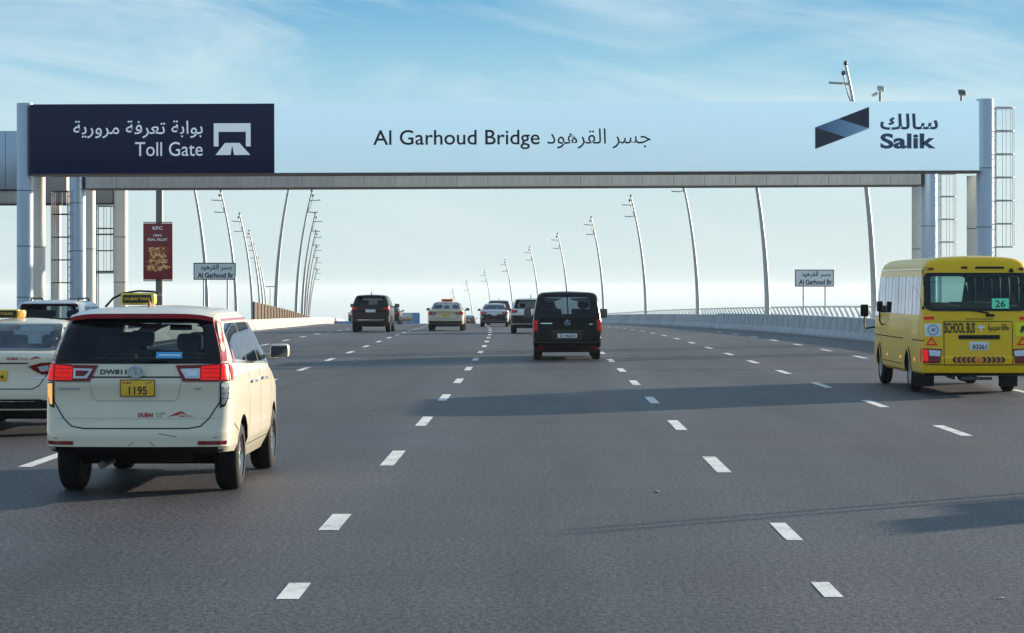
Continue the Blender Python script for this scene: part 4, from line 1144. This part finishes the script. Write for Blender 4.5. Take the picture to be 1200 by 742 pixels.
    v.line('sticker_line', 'rear', [(.21, 1.365), (.41, 1.365)], .012, M_WHITEINK, .014)
    for a, b in (((-.06, .50), (-.02, .535)), ((.14, .54), (.18, .50)), ((.22, .62), (.40, .585)), ((-.80, .57), (-.76, .575)), ((.74, .575), (.78, .58))):
        v.line('bumper_scratch', 'rear', [a, b], .007, mat('scratch_grey', (.16, .14, .11), .8), .002)
    v.line('lower_bumper_lip', 'rear', [(-.82, .45), (.82, .45)], .02, M_BLACK, .004)
    tube('rear_wiper', [(-.02, .06, 1.30), (-.02, .075, 1.315), (.30, .10, 1.325)], .009, M_BLACK, v.root, 6)
    v.tyres(); v.underbody(.2, .48, .95, .58)
    v.mirror(1, 3.16, 1.33, .93, M_CREAMPAINT, (.205, .15), .10); v.mirror(-1, 3.16, 1.33, .93, M_CREAMPAINT, (.205, .15), .10)
    v.seats((.95, 1.75, 2.6), 1.03, 1.56); box('dashboard', -.72, .72, 3.05, 3.3, 1.02, 1.24, M_INT, v.root, .05)
    box('rear_view_mirror', -.12, .12, 2.85, 2.87, 1.56, 1.62, M_BLACK, v.root, .01)
    # roof sign
    t = box('taxi_roof_sign', -.46, -.10, 1.75, 1.90, 1.84, 1.965, mat('taxi_sign_yellow', (.80, .62, .05), .4), v.root, .03)
    box('sign_panel', -.43, -.13, 1.738, 1.75, 1.862, 1.945, M_INK, t, .005); flat_text('DUBAI TAXI', -.41, -.15, 1.89, 1.918, 1.736, M_PLATEY, t, .02)
    tube('sign_bar', [(-.62, 1.8, 1.82), (-.54, 1.8, 1.91), (-.42, 1.8, 1.965), (-.28, 1.8, 1.985), (-.12, 1.8, 1.978), (-.08, 1.8, 1.96)], .012, M_BLACK, v.root, 6)
    v.panel('red_roof_patch', 'top', [(.15, 1.15), (.55, 1.15), (.52, 1.5), (.25, 1.5)], M_REDPAINT, .004, .1, depth=0); v.panel('red_roof_patch', 'top', [(-.6, 1.1), (-.25, 1.1), (-.3, 1.35), (-.6, 1.4)], M_REDPAINT, .004, .1, depth=0)
    return v
taxi_van()

# ================= saloons
def saloon(name, label, cat, X, D, pm, roofsign=None, plate=M_PLATEW, detail=False, low_shade=False, rz=0, lampm=None, red_roof=False, group=None):
    sl = scaled(SEDAN, 1.03)
    v = Vehicle(name, label, cat, X, D, sl, 4.87, [(1.05, .90), (3.87, .90)], .335, .22, pm, rz=rz, group=group, k=9 if detail else 7, sub=2, zdark=.33)
    v.arches(.05)
    pane = rp_([(.64, 1.125), (.535, 1.395), (-.535, 1.395), (-.64, 1.125)], .07)
    outer = rp_([(.74, 1.095), (.60, 1.425), (-.60, 1.425), (-.74, 1.095)], .06)
    v.cut_prism(pane, 'y', .3, 4.2)
    sw = [rp_(p, .05) for p in ([(.95, 1.12), (1.75, 1.09), (1.75, 1.37), (1.38, 1.375)], [(1.85, 1.09), (3.05, 1.07), (2.70, 1.34), (2.35, 1.385), (1.85, 1.385)])]
    for p in sw: v.cut_prism(p, 'x', -2, 2)
    v.finish()
    v.panel('rear_window_border', 'rear', outer, M_FRIT, .006, .08, holes=[pane], depth=.008)
    v.panel('rear_window', 'rear', shrink(pane, 1.01), M_GLASSL if detail else M_GLASS, .0045, .1, depth=0)
    v.panel('windscreen', 'front', rp_([(.70, 1.08), (.55, 1.40), (-.55, 1.40), (-.70, 1.08)], .06), M_GLASSL, .004, .12, depth=0)
    for ax in ('right', 'left'):
        for p in sw: v.panel('side_window', ax, shrink(p, 1.02), M_GLASS, .004, .12, depth=0)
        v.line('window_trim', ax, [(.85, 1.10), (1.8, 1.07), (3.2, 1.04)], .018, M_CHROME, .005)
    L1 = lampm or M_RED
    for mir in (False, True):
        lo = v.panel('tail_lamp', 'rear', [(.44, .905), (.60, .95), (.86, .965), (.87, .83), (.62, .80), (.52, .85)], M_REDD, .012, .05, mirror=mir, depth=.02)
        v.panel('lamp_bright_section', 'rear', [(.56, .90), (.70, .925), (.70, .85), (.60, .84)], M_CLEAR, .018, .05, mirror=mir, depth=.006, parent=lo)
        v.panel('lamp_bright_section', 'rear', [(.72, .93), (.85, .94), (.85, .85), (.72, .845)], L1, .018, .05, mirror=mir, depth=.006, parent=lo)
        v.panel('tail_lamp_side', 'left' if mir else 'right', [(.40, .965), (.52, .95), (.55, .92), (.48, .84), (.40, .83)], M_RED, .008, .05, depth=.012)
        v.panel('bumper_vent', 'rear', [(.60, .47), (.84, .50), (.84, .40), (.66, .38)], M_BLACK, .006, .06, mirror=mir, depth=.01)
    v.panel('rear_diffuser', 'rear', [(.80, .43), (.60, .49), (-.60, .49), (-.80, .43), (-.84, .37), (.84, .37)], M_BLACK, .006, .08, depth=.01)
    if low_shade: v.panel('shaded_lower_rear', 'rear', [(.84, .80), (-.84, .80), (-.88, .30), (.88, .30)], M_BLACK, .005, .08, depth=.01)  # black panel puts the shade on the lower rear into its colour
    v.line('boot_gap', 'rear', [(-.78, 1.06), (-.74, .90), (-.58, .66), (-.5, .62), (.5, .62), (.58, .66), (.74, .90), (.78, 1.06)], .012, M_SEAM)
    v.line('chrome_strip', 'rear', [(-.44, .945), (.44, .945)], .016, M_CHROME if not detail else M_SEAM, .006)
    for ax in ('right', 'left'):
        for y in (1.80, 2.9): v.line('door_gap', ax, [(y + .02, 1.06), (y, .7), (y, .36)], .010, M_SEAM)
    if plate is not None: pl, y = v.plate(-.17, .17, .72, .86, plate, '48215' if False else '')
    if detail:
        flat_text('F 71904' if False else '1904', -.08, .13, .745, .80, y - .002, M_INK, pl, .02)
        v.text('DUBAI', .16, .31, .985, 1.02, M_REDINK, .006, .04); v.text('TAXI', .33, .43, .985, 1.01, M_INK, .006, 0)
        v.panel('livery_swoosh', 'rear', [(.45, .985), (.52, 1.025), (.56, 1.03), (.61, .995), (.56, 1.012)], M_REDINK, .005, .05, depth=0)
        v.line('model_badge', 'rear', [(.50, .755), (.66, .76)], .014, M_SILVER, .006)
    v.tyres(n=20); v.underbody(.16, .4, .4, .62)
    v.mirror(1, 3.1, 1.08, .91, pm if detail else M_BLACK, (.20, .14), .08); v.mirror(-1, 3.1, 1.08, .91, pm if detail else M_BLACK, (.20, .14), .08)
    v.seats((1.45,), .9, 1.28, (-.45, 0, .45), .40); v.seats((2.35,), .9, 1.32)
    zr = 1.49
    if roofsign:
        sh = -.40 if detail else 0
        t = box('taxi_roof_sign', -.30 + sh, .30 + sh, 2.0, 2.16, zr, zr + .12, roofsign, v.root, .03)
        box('sign_panel', -.27 + sh, .27 + sh, 1.985, 2.0, zr + .015, zr + .105, M_INK, t, .004)
        if detail: flat_text('DUBAI TAXI', -.21 + sh, .21 + sh, zr + .045, zr + .078, 1.982, M_PLATEY, t, .02)
    return v
YS = mat('taxi_sign_yellow', (.80, .62, .05), .4)
cam_v = saloon('taxi_saloon', 'cream taxi saloon cut off by the left edge beside the taxi people carrier', 'taxi', -7.30, 32.0, M_CREAMPAINT, YS, M_PLATEY, True)
cam_v.root.scale = (1.03, 1.03, 1.06)
t = box('sign_end_lamp', -.098, -.03, 2.01, 2.15, 1.5, 1.6, M_AMBER, cam_v.root, .02)
saloon('taxi_saloon', 'beige taxi saloon with red roof sign and yellow plate, farther ahead in the middle', 'taxi', -4.66, 120, paint('beige_taxi_paint', (.62, .52, .36)), mat('orange_roof_sign', (.6, .12, .04), .4, emit=((1, .2, .05), .3)), M_PLATEY)
saloon('saloon_car', 'white saloon with wide red rear lamps and lower half darkened as shade, left of the white crossover', 'car', -2.8, 151, M_WHITEPAINT, None, M_PLATEW, low_shade=True, lampm=M_REDL, group='cars going over the crest')
saloon('saloon_car', 'white car with red lamps half hidden left of the black off-roader', 'car', -18.25, 240, M_WHITEPAINT, None, M_PLATEW, low_shade=True, lampm=M_REDL, group='cars going over the crest')
saloon('saloon_car', 'small dull red car just right of the beige taxi', 'car', -9.75, 335, M_REDCAR, None, M_PLATEW, group='cars going over the crest')
saloon('saloon_car', 'dark car almost hidden behind the right side of the black off-roader', 'car', -11.95, 190, M_BLACKPAINT, None, M_PLATEW, group='cars going over the crest')

# ================= sport utility cars
def suv(name, label, X, D, pm, H=1.76, W=1.90, glass=M_GLASSD, lower=None, pillar_red=False, roofrack=False, rear_glass_low=1.20, group=None, detail=False, rz=0, plate=M_PLATEW):
    f = H / 1.838; g = W / 1.83
    sl = scaled(MPV, f, g, 4.8 / 4.735)
    v = Vehicle(name, label, 'car', X, D, sl, 4.8, [(1.0, .90 * g), (3.85, .90 * g)], .365, .24, pm, rz=rz, group=group, k=7, sub=2)
    v.arches(.05)
    pane = rp_([(.64 * g, 1.34 * f), (.55 * g, 1.68 * f), (-.55 * g, 1.68 * f), (-.64 * g, 1.34 * f)], .08)
    outer = rp_([(.77 * g, 1.29 * f), (.66 * g, 1.735 * f), (-.66 * g, 1.735 * f), (-.77 * g, 1.29 * f)], .06)
    v.cut_prism(pane, 'y', -1, 6)
    sw = [rp_([(y * 1.01, z * f) for y, z in p], .05) for p in ([(.55, 1.32), (1.45, 1.28), (1.45, 1.66), (.75, 1.665)], [(1.52, 1.27), (2.35, 1.24), (2.35, 1.655), (1.52, 1.66)], [(2.42, 1.24), (3.22, 1.22), (2.72, 1.645), (2.42, 1.65)])]
    for p in sw: v.cut_prism(p, 'x', -2, 2)
    v.cut_prism([(.45, 1.02 * f), (3.3, 1.02 * f), (3.05, 1.30 * f), (.42, 1.31 * f)], 'x', -.74, .74)
    v.finish()
    v.panel('rear_window_border', 'rear', outer, M_FRIT, .006, .08, holes=[pane], depth=.008)
    v.panel('rear_window', 'rear', shrink(pane, 1.01), glass, .0045, .1, depth=0)
    v.panel('windscreen', 'front', rp_([(.72, 1.22 * f), (.62, 1.70 * f), (-.62, 1.70 * f), (-.72, 1.22 * f)], .06), M_GLASSL, .004, .12, depth=0)
    for ax in ('right', 'left'):
        for p in sw: v.panel('side_window', ax, shrink(p, 1.02), glass, .004, .12, depth=0)
        v.line('window_trim', ax, [(.50, 1.295 * f), (1.45, 1.262 * f), (3.3, 1.20 * f)], .022, M_CHROME, .006)
        for y in (1.5, 2.42): v.line('door_gap', ax, [(y, 1.25 * f), (y, .40)], .010, M_SEAM)
    lo = lower or pm
    v.panel('lower_bumper', 'rear', [(.86 * g, .62 * f), (-.86 * g, .62 * f), (-.86 * g, .34), (.86 * g, .34)] if not lower else [(.88 * g, .95 * f), (-.88 * g, .95 * f), (-.88 * g, .34), (.88 * g, .34)], M_BLACK, .006, .08, depth=.01)
    for mir in (False, True):
        o = v.panel('tail_lamp', 'rear', [(.58 * g, 1.20 * f), (.85 * g, 1.25 * f), (.87 * g, 1.07 * f), (.62 * g, 1.09 * f)], M_REDD, .012, .06, mirror=mir, depth=.02)
        v.panel('lamp_bright_section', 'rear', [(.70 * g, 1.19 * f), (.86 * g, 1.22 * f), (.86 * g, 1.10 * f), (.70 * g, 1.11 * f)], M_RED, .018, .06, mirror=mir, depth=.006, parent=o)
        v.panel('tail_lamp_side', 'left' if mir else 'right', [(.30, 1.24 * f), (.44, 1.20 * f), (.40, 1.10 * f), (.30, 1.08 * f)], M_RED, .008, .06, depth=.01)
    v.line('tailgate_gap', 'rear', [(-.80 * g, 1.25 * f), (-.80 * g, .8 * f), (-.6 * g, .68 * f), (.6 * g, .68 * f), (.80 * g, .8 * f), (.80 * g, 1.25 * f)], .012, M_SEAM)
    v.line('chrome_strip', 'rear', [(-.6 * g, .60 * f), (.6 * g, .60 * f)], .02, M_CHROME if not lower else M_SEAM, .012)
    pl, y = v.plate(-.24, .24, .97 * f, 1.11 * f, plate, '52946' if False else '')
    bm = bmesh.new(); n_ = 12; hw = .66 * g
    bm_box(bm, -hw, hw, .22, .55, 1.735 * f, 1.77 * f, .012); link_bm('roof_spoiler', bm, pm, v.root, 40)
    v.tyres(n=20); v.underbody(.2, .46, .4, .64)
    for sd_ in (1, -1): v.mirror(sd_, 3.2, 1.30 * f, .95 * g, M_BLACK if not roofrack else pm, (.24, .18), .10)
    v.seats((1.2, 2.4), 1.03, 1.56 * f)
    if roofrack:
        for sg in (-1, 1): tube('roof_rail', [(sg * .56, 1.0, H - .06), (sg * .56, 1.1, H + .03), (sg * .56, 2.3, H + .03), (sg * .56, 2.45, H - .06)], .02, M_BLACK, v.root, 6)
    else:
        tube('aerial', [(0, .8, H - .02), (0, .7, H + .13)], .02, M_BLACK, v.root, 6)
    return v
suv('offroader', 'black off-roader with white plate, farther ahead in the left lanes', -8.02, 114, M_MAROON, 1.80, 1.86)
suv('crossover', 'white crossover with dark lower bumper half hidden behind the black van', -.35, 109, M_WHITEPAINT, 1.62, 1.86, lower=M_BLACK)
suv('crossover', 'white off-roader just ahead of the white saloon, its roof showing above it', -2.95, 178, M_WHITEPAINT, 1.86, 1.92)
s4 = suv('offroader', 'white off-roader with roof bars behind the cream saloon at the left', -11.55, 56, M_WHITEPAINT, 1.72, 1.86, M_GLASS, roofrack=True)

# ================= black passenger van
VAN = [(.22, .25, 4.9, .80, .12, .25, .03, .1), (.30, .05, 5.05, .90, .12, .35, .03, .2), (.40, .0, 5.12, .955, .14, .4, .04, .25), (.60, .0, 5.14, .965, .14, .42, .04, .25), (.66, .05, 5.12, .965, .12, .42, .03, .25), (.95, .06, 4.95, .965, .11, .4, .03, .25),
       (1.10, .07, 4.55, .96, .11, .35, .03, .25), (1.20, .09, 4.15, .945, .11, .3, .03, .2), (1.45, .14, 3.75, .905, .12, .28, .03, .18), (1.70, .21, 3.40, .855, .13, .25, .03, .15), (1.80, .25, 3.25, .825, .14, .25, .03, .12), (1.865, .33, 3.05, .77, .16, .25, .03, .1), (1.895, .5, 2.8, .66, .2, .25, .02, .05), (1.905, .8, 2.5, .45, .2, .2, .01, .02)]
def black_van():
    v = Vehicle('passenger_van', 'black passenger van seen from behind with large window, centre of the road', 'van', .80, 66, VAN, 5.14, [(1.05, .935), (4.25, .935)], .34, .24, M_BLACKPAINT, k=9)
    v.arches(.05)
    pane = rp_([(.74, 1.24), (.67, 1.74), (-.67, 1.74), (-.74, 1.24)], .10)
    outer = rp_([(.885, 1.17), (.80, 1.80), (-.80, 1.80), (-.885, 1.17)], .08)
    v.cut_prism(pane, 'y', -1, 6)
    sw = [rp_(p, .05) for p in ([(.45, 1.22), (1.75, 1.20), (1.75, 1.72), (.55, 1.73)], [(1.85, 1.20), (3.0, 1.18), (3.0, 1.72), (1.85, 1.72)], [(3.1, 1.18), (3.95, 1.16), (3.4, 1.70), (3.1, 1.72)])]
    for p in sw: v.cut_prism(p, 'x', -2, 2)
    v.finish()
    v.panel('rear_window_border', 'rear', outer, M_FRIT, .006, .07, holes=[pane], depth=.01)
    v.panel('rear_window', 'rear', shrink(pane, 1.01), glass_mat('van_rear_glass', (.22, .27, .32)), .0045, .1, depth=0)
    v.panel('windscreen', 'front', rp_([(.78, 1.2), (.70, 1.76), (-.70, 1.76), (-.78, 1.2)], .06), M_GLASSL, .004, .12, depth=0)
    for ax in ('right', 'left'):
        for p in sw: v.panel('side_window', ax, shrink(p, 1.02), M_GLASSD, .004, .12, depth=0)
        for y in (1.8, 3.05): v.line('door_gap', ax, [(y, 1.75), (y, .40)], .010, M_SEAM)
        v.line('side_moulding', ax, [(.5, .66), (4.7, .66)], .05, M_BLACK, .008)
    for mir in (False, True):
        o = v.panel('tail_lamp', 'rear', [(.80, 1.12), (.93, 1.13), (.935, .80), (.83, .79)], M_REDD, .014, .05, mirror=mir, depth=.02)
        v.panel('lamp_bright_section', 'rear', [(.83, .97), (.925, .97), (.925, .83), (.85, .82)], M_RED, .020, .05, mirror=mir, depth=.006, parent=o)
        v.panel('lamp_bright_section', 'rear', [(.82, 1.09), (.915, 1.10), (.92, 1.0), (.83, 1.0)], M_RED, .020, .05, mirror=mir, depth=.006, parent=o)
        v.panel('tail_lamp_side', 'left' if mir else 'right', [(.22, 1.12), (.30, 1.12), (.28, .82), (.22, .80)], M_RED, .008, .05, depth=.012)
        v.panel('bumper_reflector', 'rear', [(.66, .375), (.88, .375), (.88, .31), (.66, .31)], M_REDD, .008, .06, mirror=mir, depth=.01)
    v.line('tailgate_gap', 'rear', [(-.80, 1.15), (-.80, .72), (-.74, .62), (.74, .62), (.80, .72), (.80, 1.15)], .012, M_SEAM)
    v.panel('plate_recess', 'rear', [(-.45, .84), (.45, .84), (.40, .56), (-.40, .56)], M_FRIT, .004, .08, depth=.006)
    v.line('chrome_strip', 'rear', [(-.74, 1.02), (-.42, 1.02)], .025, M_CHROME, .008); v.line('chrome_strip', 'rear', [(.60, 1.0), (.70, 1.0)], .02, M_CHROME, .008)
    v.line('bumper_step', 'rear', [(-.85, .50), (.85, .50)], .012, paint('bumper_shade', (.05, .05, .055)), .004)
    pl, y = v.plate(-.27, .27, .62, .74, M_PLATEW); flat_text('D 46201', -.20, .22, .645, .715, y - .002, M_INK, pl, .03)
    bm = bmesh.new(); bm_tube(bm, [(.075 * math.cos(a), .055, 1.04 + .075 * math.sin(a)) for a in [2 * math.pi * k / 20 for k in range(21)]], .009, 6, False)
    for a in (90, 210, 330): bm_tube(bm, [(0, .055, 1.04), (.07 * math.cos(R(a)), .055, 1.04 + .07 * math.sin(R(a)))], .010, 5)
    bmesh.ops.recalc_face_normals(bm, faces=bm.faces); link_bm('rear_emblem', bm, M_SILVER, v.root, 60)
    tube('rear_wiper', [(0, .06, 1.16), (.02, .08, 1.20), (.40, .10, 1.24)], .010, M_BLACK, v.root, 6)
    v.tyres(); v.underbody(.16, .42, .35, .64)
    for sd_ in (1, -1): v.mirror(sd_, 3.9, 1.26, 1.0, M_BLACK, (.22, .26), .12)
    v.seats((1.0, 1.9, 3.0), .8, 1.60, (-.46, .46), .62)
    tube('aerial', [(0, 2.2, 1.89), (0, 2.1, 1.96)], .012, M_BLACK, v.root, 6)
black_van()

# ================= school bus
BUS = [(.36, .12, 6.75, .96, .08, .2, .03, .1), (.42, .02, 6.9, 1.02, .10, .3, .04, .15), (.55, .0, 6.97, 1.04, .12, .34, .05, .2), (.70, .0, 7.0, 1.04, .12, .34, .05, .2), (.74, .03, 7.0, 1.04, .12, .34, .05, .2), (1.10, .05, 6.97, 1.04, .12, .34, .05, .22), (1.50, .07, 6.9, 1.03, .12, .32, .05, .22), (1.58, .08, 6.85, 1.025, .12, .32, .05, .22),
       (1.95, .10, 6.55, 1.01, .13, .3, .05, .22), (2.30, .13, 6.25, .99, .14, .3, .05, .2), (2.40, .15, 6.15, .98, .15, .3, .05, .2), (2.50, .18, 6.05, .93, .18, .3, .05, .18), (2.565, .24, 5.9, .84, .22, .3, .05, .15), (2.60, .36, 5.7, .70, .25, .3, .04, .1), (2.615, .6, 5.4, .45, .25, .25, .02, .05)]
def school_bus():
    v = Vehicle('school_bus', 'yellow school bus with black lettering, nearest vehicle on the right', 'bus', 8.20, 44.6, BUS, 7.0, [(1.75, 1.0), (5.7, 1.0)], .375, .22, M_YELLOW, k=11, front_taper=.04)
    v.arches(.08)
    pane = rp_([(.86, 1.70), (.86, 2.20), (.80, 2.25), (-.80, 2.25), (-.86, 2.20), (-.86, 1.70), (-.78, 1.64), (.78, 1.64)], .05)
    outer = rp_([(.965, 1.62), (.965, 2.22), (.93, 2.29), (-.93, 2.29), (-.965, 2.22), (-.965, 1.62), (-.84, 1.57), (.84, 1.57)], .05)
    v.cut_prism(pane, 'y', -1, 8)
    ys = [.42, 1.30, 2.20, 3.10, 4.00, 4.90]
    sw = [rp_([(y, 1.50), (y + .84, 1.50), (y + .84, 2.22), (y, 2.22)], .05) for y in ys] + [rp_([(5.80, 1.42), (6.45, 1.42), (6.2, 2.12), (5.80, 2.2)], .05)]
    for p in sw: v.cut_prism(p, 'x', -2, 2)
    v.finish()
    v.panel('rear_window_border', 'rear', outer, M_FRIT, .008, .08, holes=[pane], depth=.015)
    v.panel('rear_window', 'rear', shrink(pane, 1.01), M_GLASSG, .006, .12, depth=0)
    v.panel('windscreen', 'front', rp_([(.90, 1.4), (.88, 2.25), (-.88, 2.25), (-.90, 1.4)], .08), M_GLASSL, .004, .15, depth=0)
    for ax in ('right', 'left'):
        for p in sw: v.panel('side_window', ax, shrink(p, 1.01), M_GLASSB, .004, .15, depth=0)
        for y in ys[1:] + [5.77]: v.line('window_pillar', ax, [(y - .03, 1.49), (y - .03, 2.24)], .055, M_BLACK, .004)
        for y in ys: v.line('window_slider_bar', ax, [(y + .42, 1.51), (y + .42, 2.21)], .016, M_BLACK, .006)
        v.line('rain_gutter', ax, [(.2, 2.36), (6.0, 2.36)], .035, paint('bus_gutter', (.55, .38, .02)), .012)
        v.line('body_crease', ax, [(.12, 1.02), (1.2, 1.02)], .02, M_SEAM, .003); v.line('body_crease', ax, [(2.3, 1.02), (6.6, 1.02)], .02, M_SEAM, .003)
        v.line('skirt_gap', ax, [(2.4, .52), (5.1, .52)], .015, M_SEAM, .003)
        for y, tr in v.wheels:
            r = .375 + .10; pts = [(y + r * math.cos(R(a)), .385 + r * math.sin(R(a))) for a in range(8, 173, 9)]
            v.line('wheel_arch_flare', ax, pts, .07, M_YELLOW, .03)
        for y in (.9, 2.6, 4.4): v.panel('marker_lamp', ax, [(y, .62), (y + .1, .62), (y + .1, .67), (y, .67)], M_AMBER, .01, .1, depth=.012)
    v.line('door_gap', 'left', [(5.35, 2.2), (5.35, .5)], .012, M_SEAM)
    sg_ = lambda pts, mir: pts
    for mir in (False, True):
        v.line('black_seal', 'rear', [((-1 if mir else 1) * .985, 2.42), ((-1 if mir else 1) * .985, 1.60)], .035, M_BLACK, .010)
        o = v.panel('tail_lamp', 'rear', [(.66, .865), (1.0, .88), (1.0, .60), (.70, .60)], M_REDD, .016, .06, mirror=mir, depth=.02)
        v.panel('reverse_lamp', 'rear', [(.68, .83), (.90, .85), (.89, .73), (.70, .72)], M_CLEAR, .022, .06, mirror=mir, depth=.006, parent=o)
        v.panel('lamp_bright_section', 'rear', [(.92, .85), (.99, .86), (.99, .63), (.92, .63)], M_REDL, .022, .06, mirror=mir, depth=.006, parent=o)
        v.panel('tail_lamp_side', 'left' if mir else 'right', [(.20, .87), (.28, .87), (.28, .62), (.20, .61)], M_RED, .01, .06, depth=.014)
        v.panel('upper_marker_lamp', 'rear', [(.80, 2.385), (.96, 2.385), (.96, 2.335), (.80, 2.335)], M_REDD, .012, .06, mirror=mir, depth=.012)
        v.panel('mid_reflector', 'rear', [(.80, 1.47), (.98, 1.47), (.98, 1.415), (.80, 1.415)], M_RED, .012, .06, mirror=mir, depth=.012)
        tri = [(.74, .935), (.96, .935), (.85, 1.10)]; inn = [(.79, .963), (.91, .963), (.85, 1.05)]
        v.panel('warning_triangle', 'rear', tri, M_RED, .008, .06, holes=[inn], mirror=False, depth=.004) if not mir else v.panel('warning_triangle', 'rear', [(-a, b) for a, b in tri][::-1], M_RED, .008, .06, holes=[[(-a, b) for a, b in inn][::-1]], depth=.004)
    v.line('tailgate_gap', 'rear', [(-.62, 1.38), (-.62, .565), (.66, .565), (.66, 1.38), (-.62, 1.38)], .014, M_SEAM, .004)
    v.line('bumper_gap', 'rear', [(-1.03, .57), (1.03, .57)], .016, M_SEAM, .004)
    v.panel('roof_vent', 'rear', [(-.02, 2.405), (.52, 2.405), (.52, 2.365), (-.02, 2.365)], M_BLACK, .012, .08, depth=.012); v.panel('roof_marker', 'rear', [(-.28, 2.405), (-.17, 2.405), (-.17, 2.365), (-.28, 2.365)], M_BLACK, .012, .08, depth=.012)
    v.panel('reversing_camera', 'rear', [(.60, 2.30), (.70, 2.30), (.67, 2.37), (.63, 2.37)], M_BLACK, .03, .08, depth=.02)
    v.text('SCHOOL BUS', -.61, -.04, 1.16, 1.36, M_INK, .008, .03)
    v.text(shape_ar('حافلة مدرسية'), .20, .60, 1.18, 1.34, M_INK, .008, .03)
    v.panel('tailgate_bar', 'rear', [(-.35, 1.125), (.42, 1.125), (.42, 1.05), (-.35, 1.05)], M_BLACK, .02, .08, depth=.025)
    v.line('rear_emblem', 'rear', [(-.0, 1.27), (.14, 1.27)], .03, M_SILVER, .012); v.line('rear_emblem', 'rear', [(.07, 1.20), (.07, 1.31)], .03, M_SILVER, .012)
    pl, y = v.plate(-.15, .21, .84, 1.0, M_PLATEW); flat_text('83261', -.09, .17, .865, .95, y - .002, M_INK, pl, .02)
    ch = v.panel('chevron_strip', 'rear', [(-.44, .72), (.48, .72), (.48, .605), (-.44, .605)], mat('orange_reflective', (.85, .25, .03), .5), .008, .08, depth=.004)
    for i in range(5):
        for sgn in (-1, 1):
            x = .02 + sgn * (.06 + i * .088); q = [(x, .715), (x + sgn * .045, .715), (x + sgn * .085, .6625), (x + sgn * .045, .61), (x, .61), (x + sgn * .04, .6625)]
            q = q if sgn > 0 else q[::-1]
            v.panel('chevron', 'rear', q, M_INK, .014, .1, depth=0, parent=ch)
    v.panel('white_badge', 'rear', [(-.97, 1.34), (-.67, 1.34), (-.67, 1.10), (-.97, 1.10)], M_WHITEINK, .008, .08, depth=.004)
    ci = [(-.82 + .105 * math.cos(2 * math.pi * k / 20), 1.22 + .105 * math.sin(2 * math.pi * k / 20)) for k in range(20)]
    ci2 = [(-.82 + .075 * math.cos(2 * math.pi * k / 20), 1.22 + .075 * math.sin(2 * math.pi * k / 20)) for k in range(20)]
    v.panel('badge_ring', 'rear', ci, mat('badge_blue', (.25, .45, .62), .5), .013, .08, holes=[ci2], depth=0); v.text('40', -.86, -.78, 1.185, 1.255, M_SLATE, .013, .02)
    v.panel('yellow_badge', 'rear', [(.72, 1.36), (.98, 1.36), (.98, 1.10), (.72, 1.10)], mat('lime_yellow', (.85, .85, .02), .5), .008, .08, depth=.004)
    v.panel('badge_figure', 'rear', [(.83, 1.29), (.87, 1.30), (.90, 1.24), (.88, 1.16), (.86, 1.22), (.83, 1.15), (.80, 1.20), (.82, 1.24)], M_INK, .013, .08, depth=0)
    v.panel('number_sticker', 'rear', [(.28, 1.81), (.60, 1.81), (.60, 1.62), (.28, 1.62)], mat('mint_sticker', (.12, .55, .36), .5, emit=((.1, .6, .4), .12)), .016, .1, depth=.003); v.text('26', .34, .53, 1.645, 1.775, M_INK, .021, .02)
    tube('rear_wiper', [(.24, .05, 1.50), (.20, .06, 1.54), (-.22, .07, 1.60)], .014, M_BLACK, v.root, 6)
    box('wiper_motor', .16, .32, .03, .07, 1.47, 1.52, M_BLACK, v.root, .01)
    v.line('handle', 'rear', [(-.22, 1.425), (.30, 1.425)], .012, M_SEAM, .010)
    v.tyres(rim_m=mat('bus_wheel_steel', (.5, .49, .45), .4, .5)); 
    for sg in (-1, 1):   # inner rear tyre of each twin
        pass
    box('underbody', -.62, .62, .5, 6.3, .36, .62, M_BLACK, v.root, .03); tube('rear_axle', [(-.9, 1.75, .375), (.9, 1.75, .375)], .07, M_BLACK, v.root, 8)
    bm = bmesh.new(); bmesh.ops.create_uvsphere(bm, u_segments=12, v_segments=8, radius=.17, matrix=Matrix.Translation((0.05, 1.75, .36))); link_bm('differential', bm, M_BLACK, v.root, 60)
    tube('exhaust', [(-.40, .30, .33), (-.42, .8, .34), (-.3, 1.3, .40)], .045, M_GALV, v.root, 8)
    for sg in (-1, 1):
        box('mud_flap', sg * .98 - .0 if sg < 0 else .62, -.62 if sg < 0 else .98, 1.18, 1.2, .12, .55, M_BLACK, v.root)
    box('step_bar', -.28, .30, .16, .20, .28, .34, M_GALV, v.root, .01)
    for x in range(4):
        for sd_ in (-1, 1):
            yy = .9 + x * 1.1; bm = bmesh.new(); bm_box(bm, sd_ * .55 - .40, sd_ * .55 + .40, yy, yy + .12, .9, 1.72 if x else 1.68, .05); link_bm('seat', bm, mat('bus_seat_fabric', (.14, .19, .20), .9), v.root, 40)
    # left mirrors on arms
    for (x, y, z, w, h) in ((-1.22, 6.55, 1.52, .17, .26), (-1.12, 4.95, 1.62, .12, .22), (1.22, 6.55, 1.52, .17, .26)):
        bm = bmesh.new(); bm_box(bm, x - w / 2, x + w / 2, y - .06, y + .06, z - h / 2, z + h / 2, .03); o = link_bm('wing_mirror', bm, M_BLACK, v.root, 40)
        s_ = 1 if x > 0 else -1; o['label'] = 'black box mirror on a bent arm'
        tube('mirror_arm', [(s_ * .98, y + .02, z - .35), (x - s_ * .04, y + .02, z - .38), (x, y + .02, z - .30), (x, y, z)], .018, M_BLACK, v.root, 6)
school_bus()
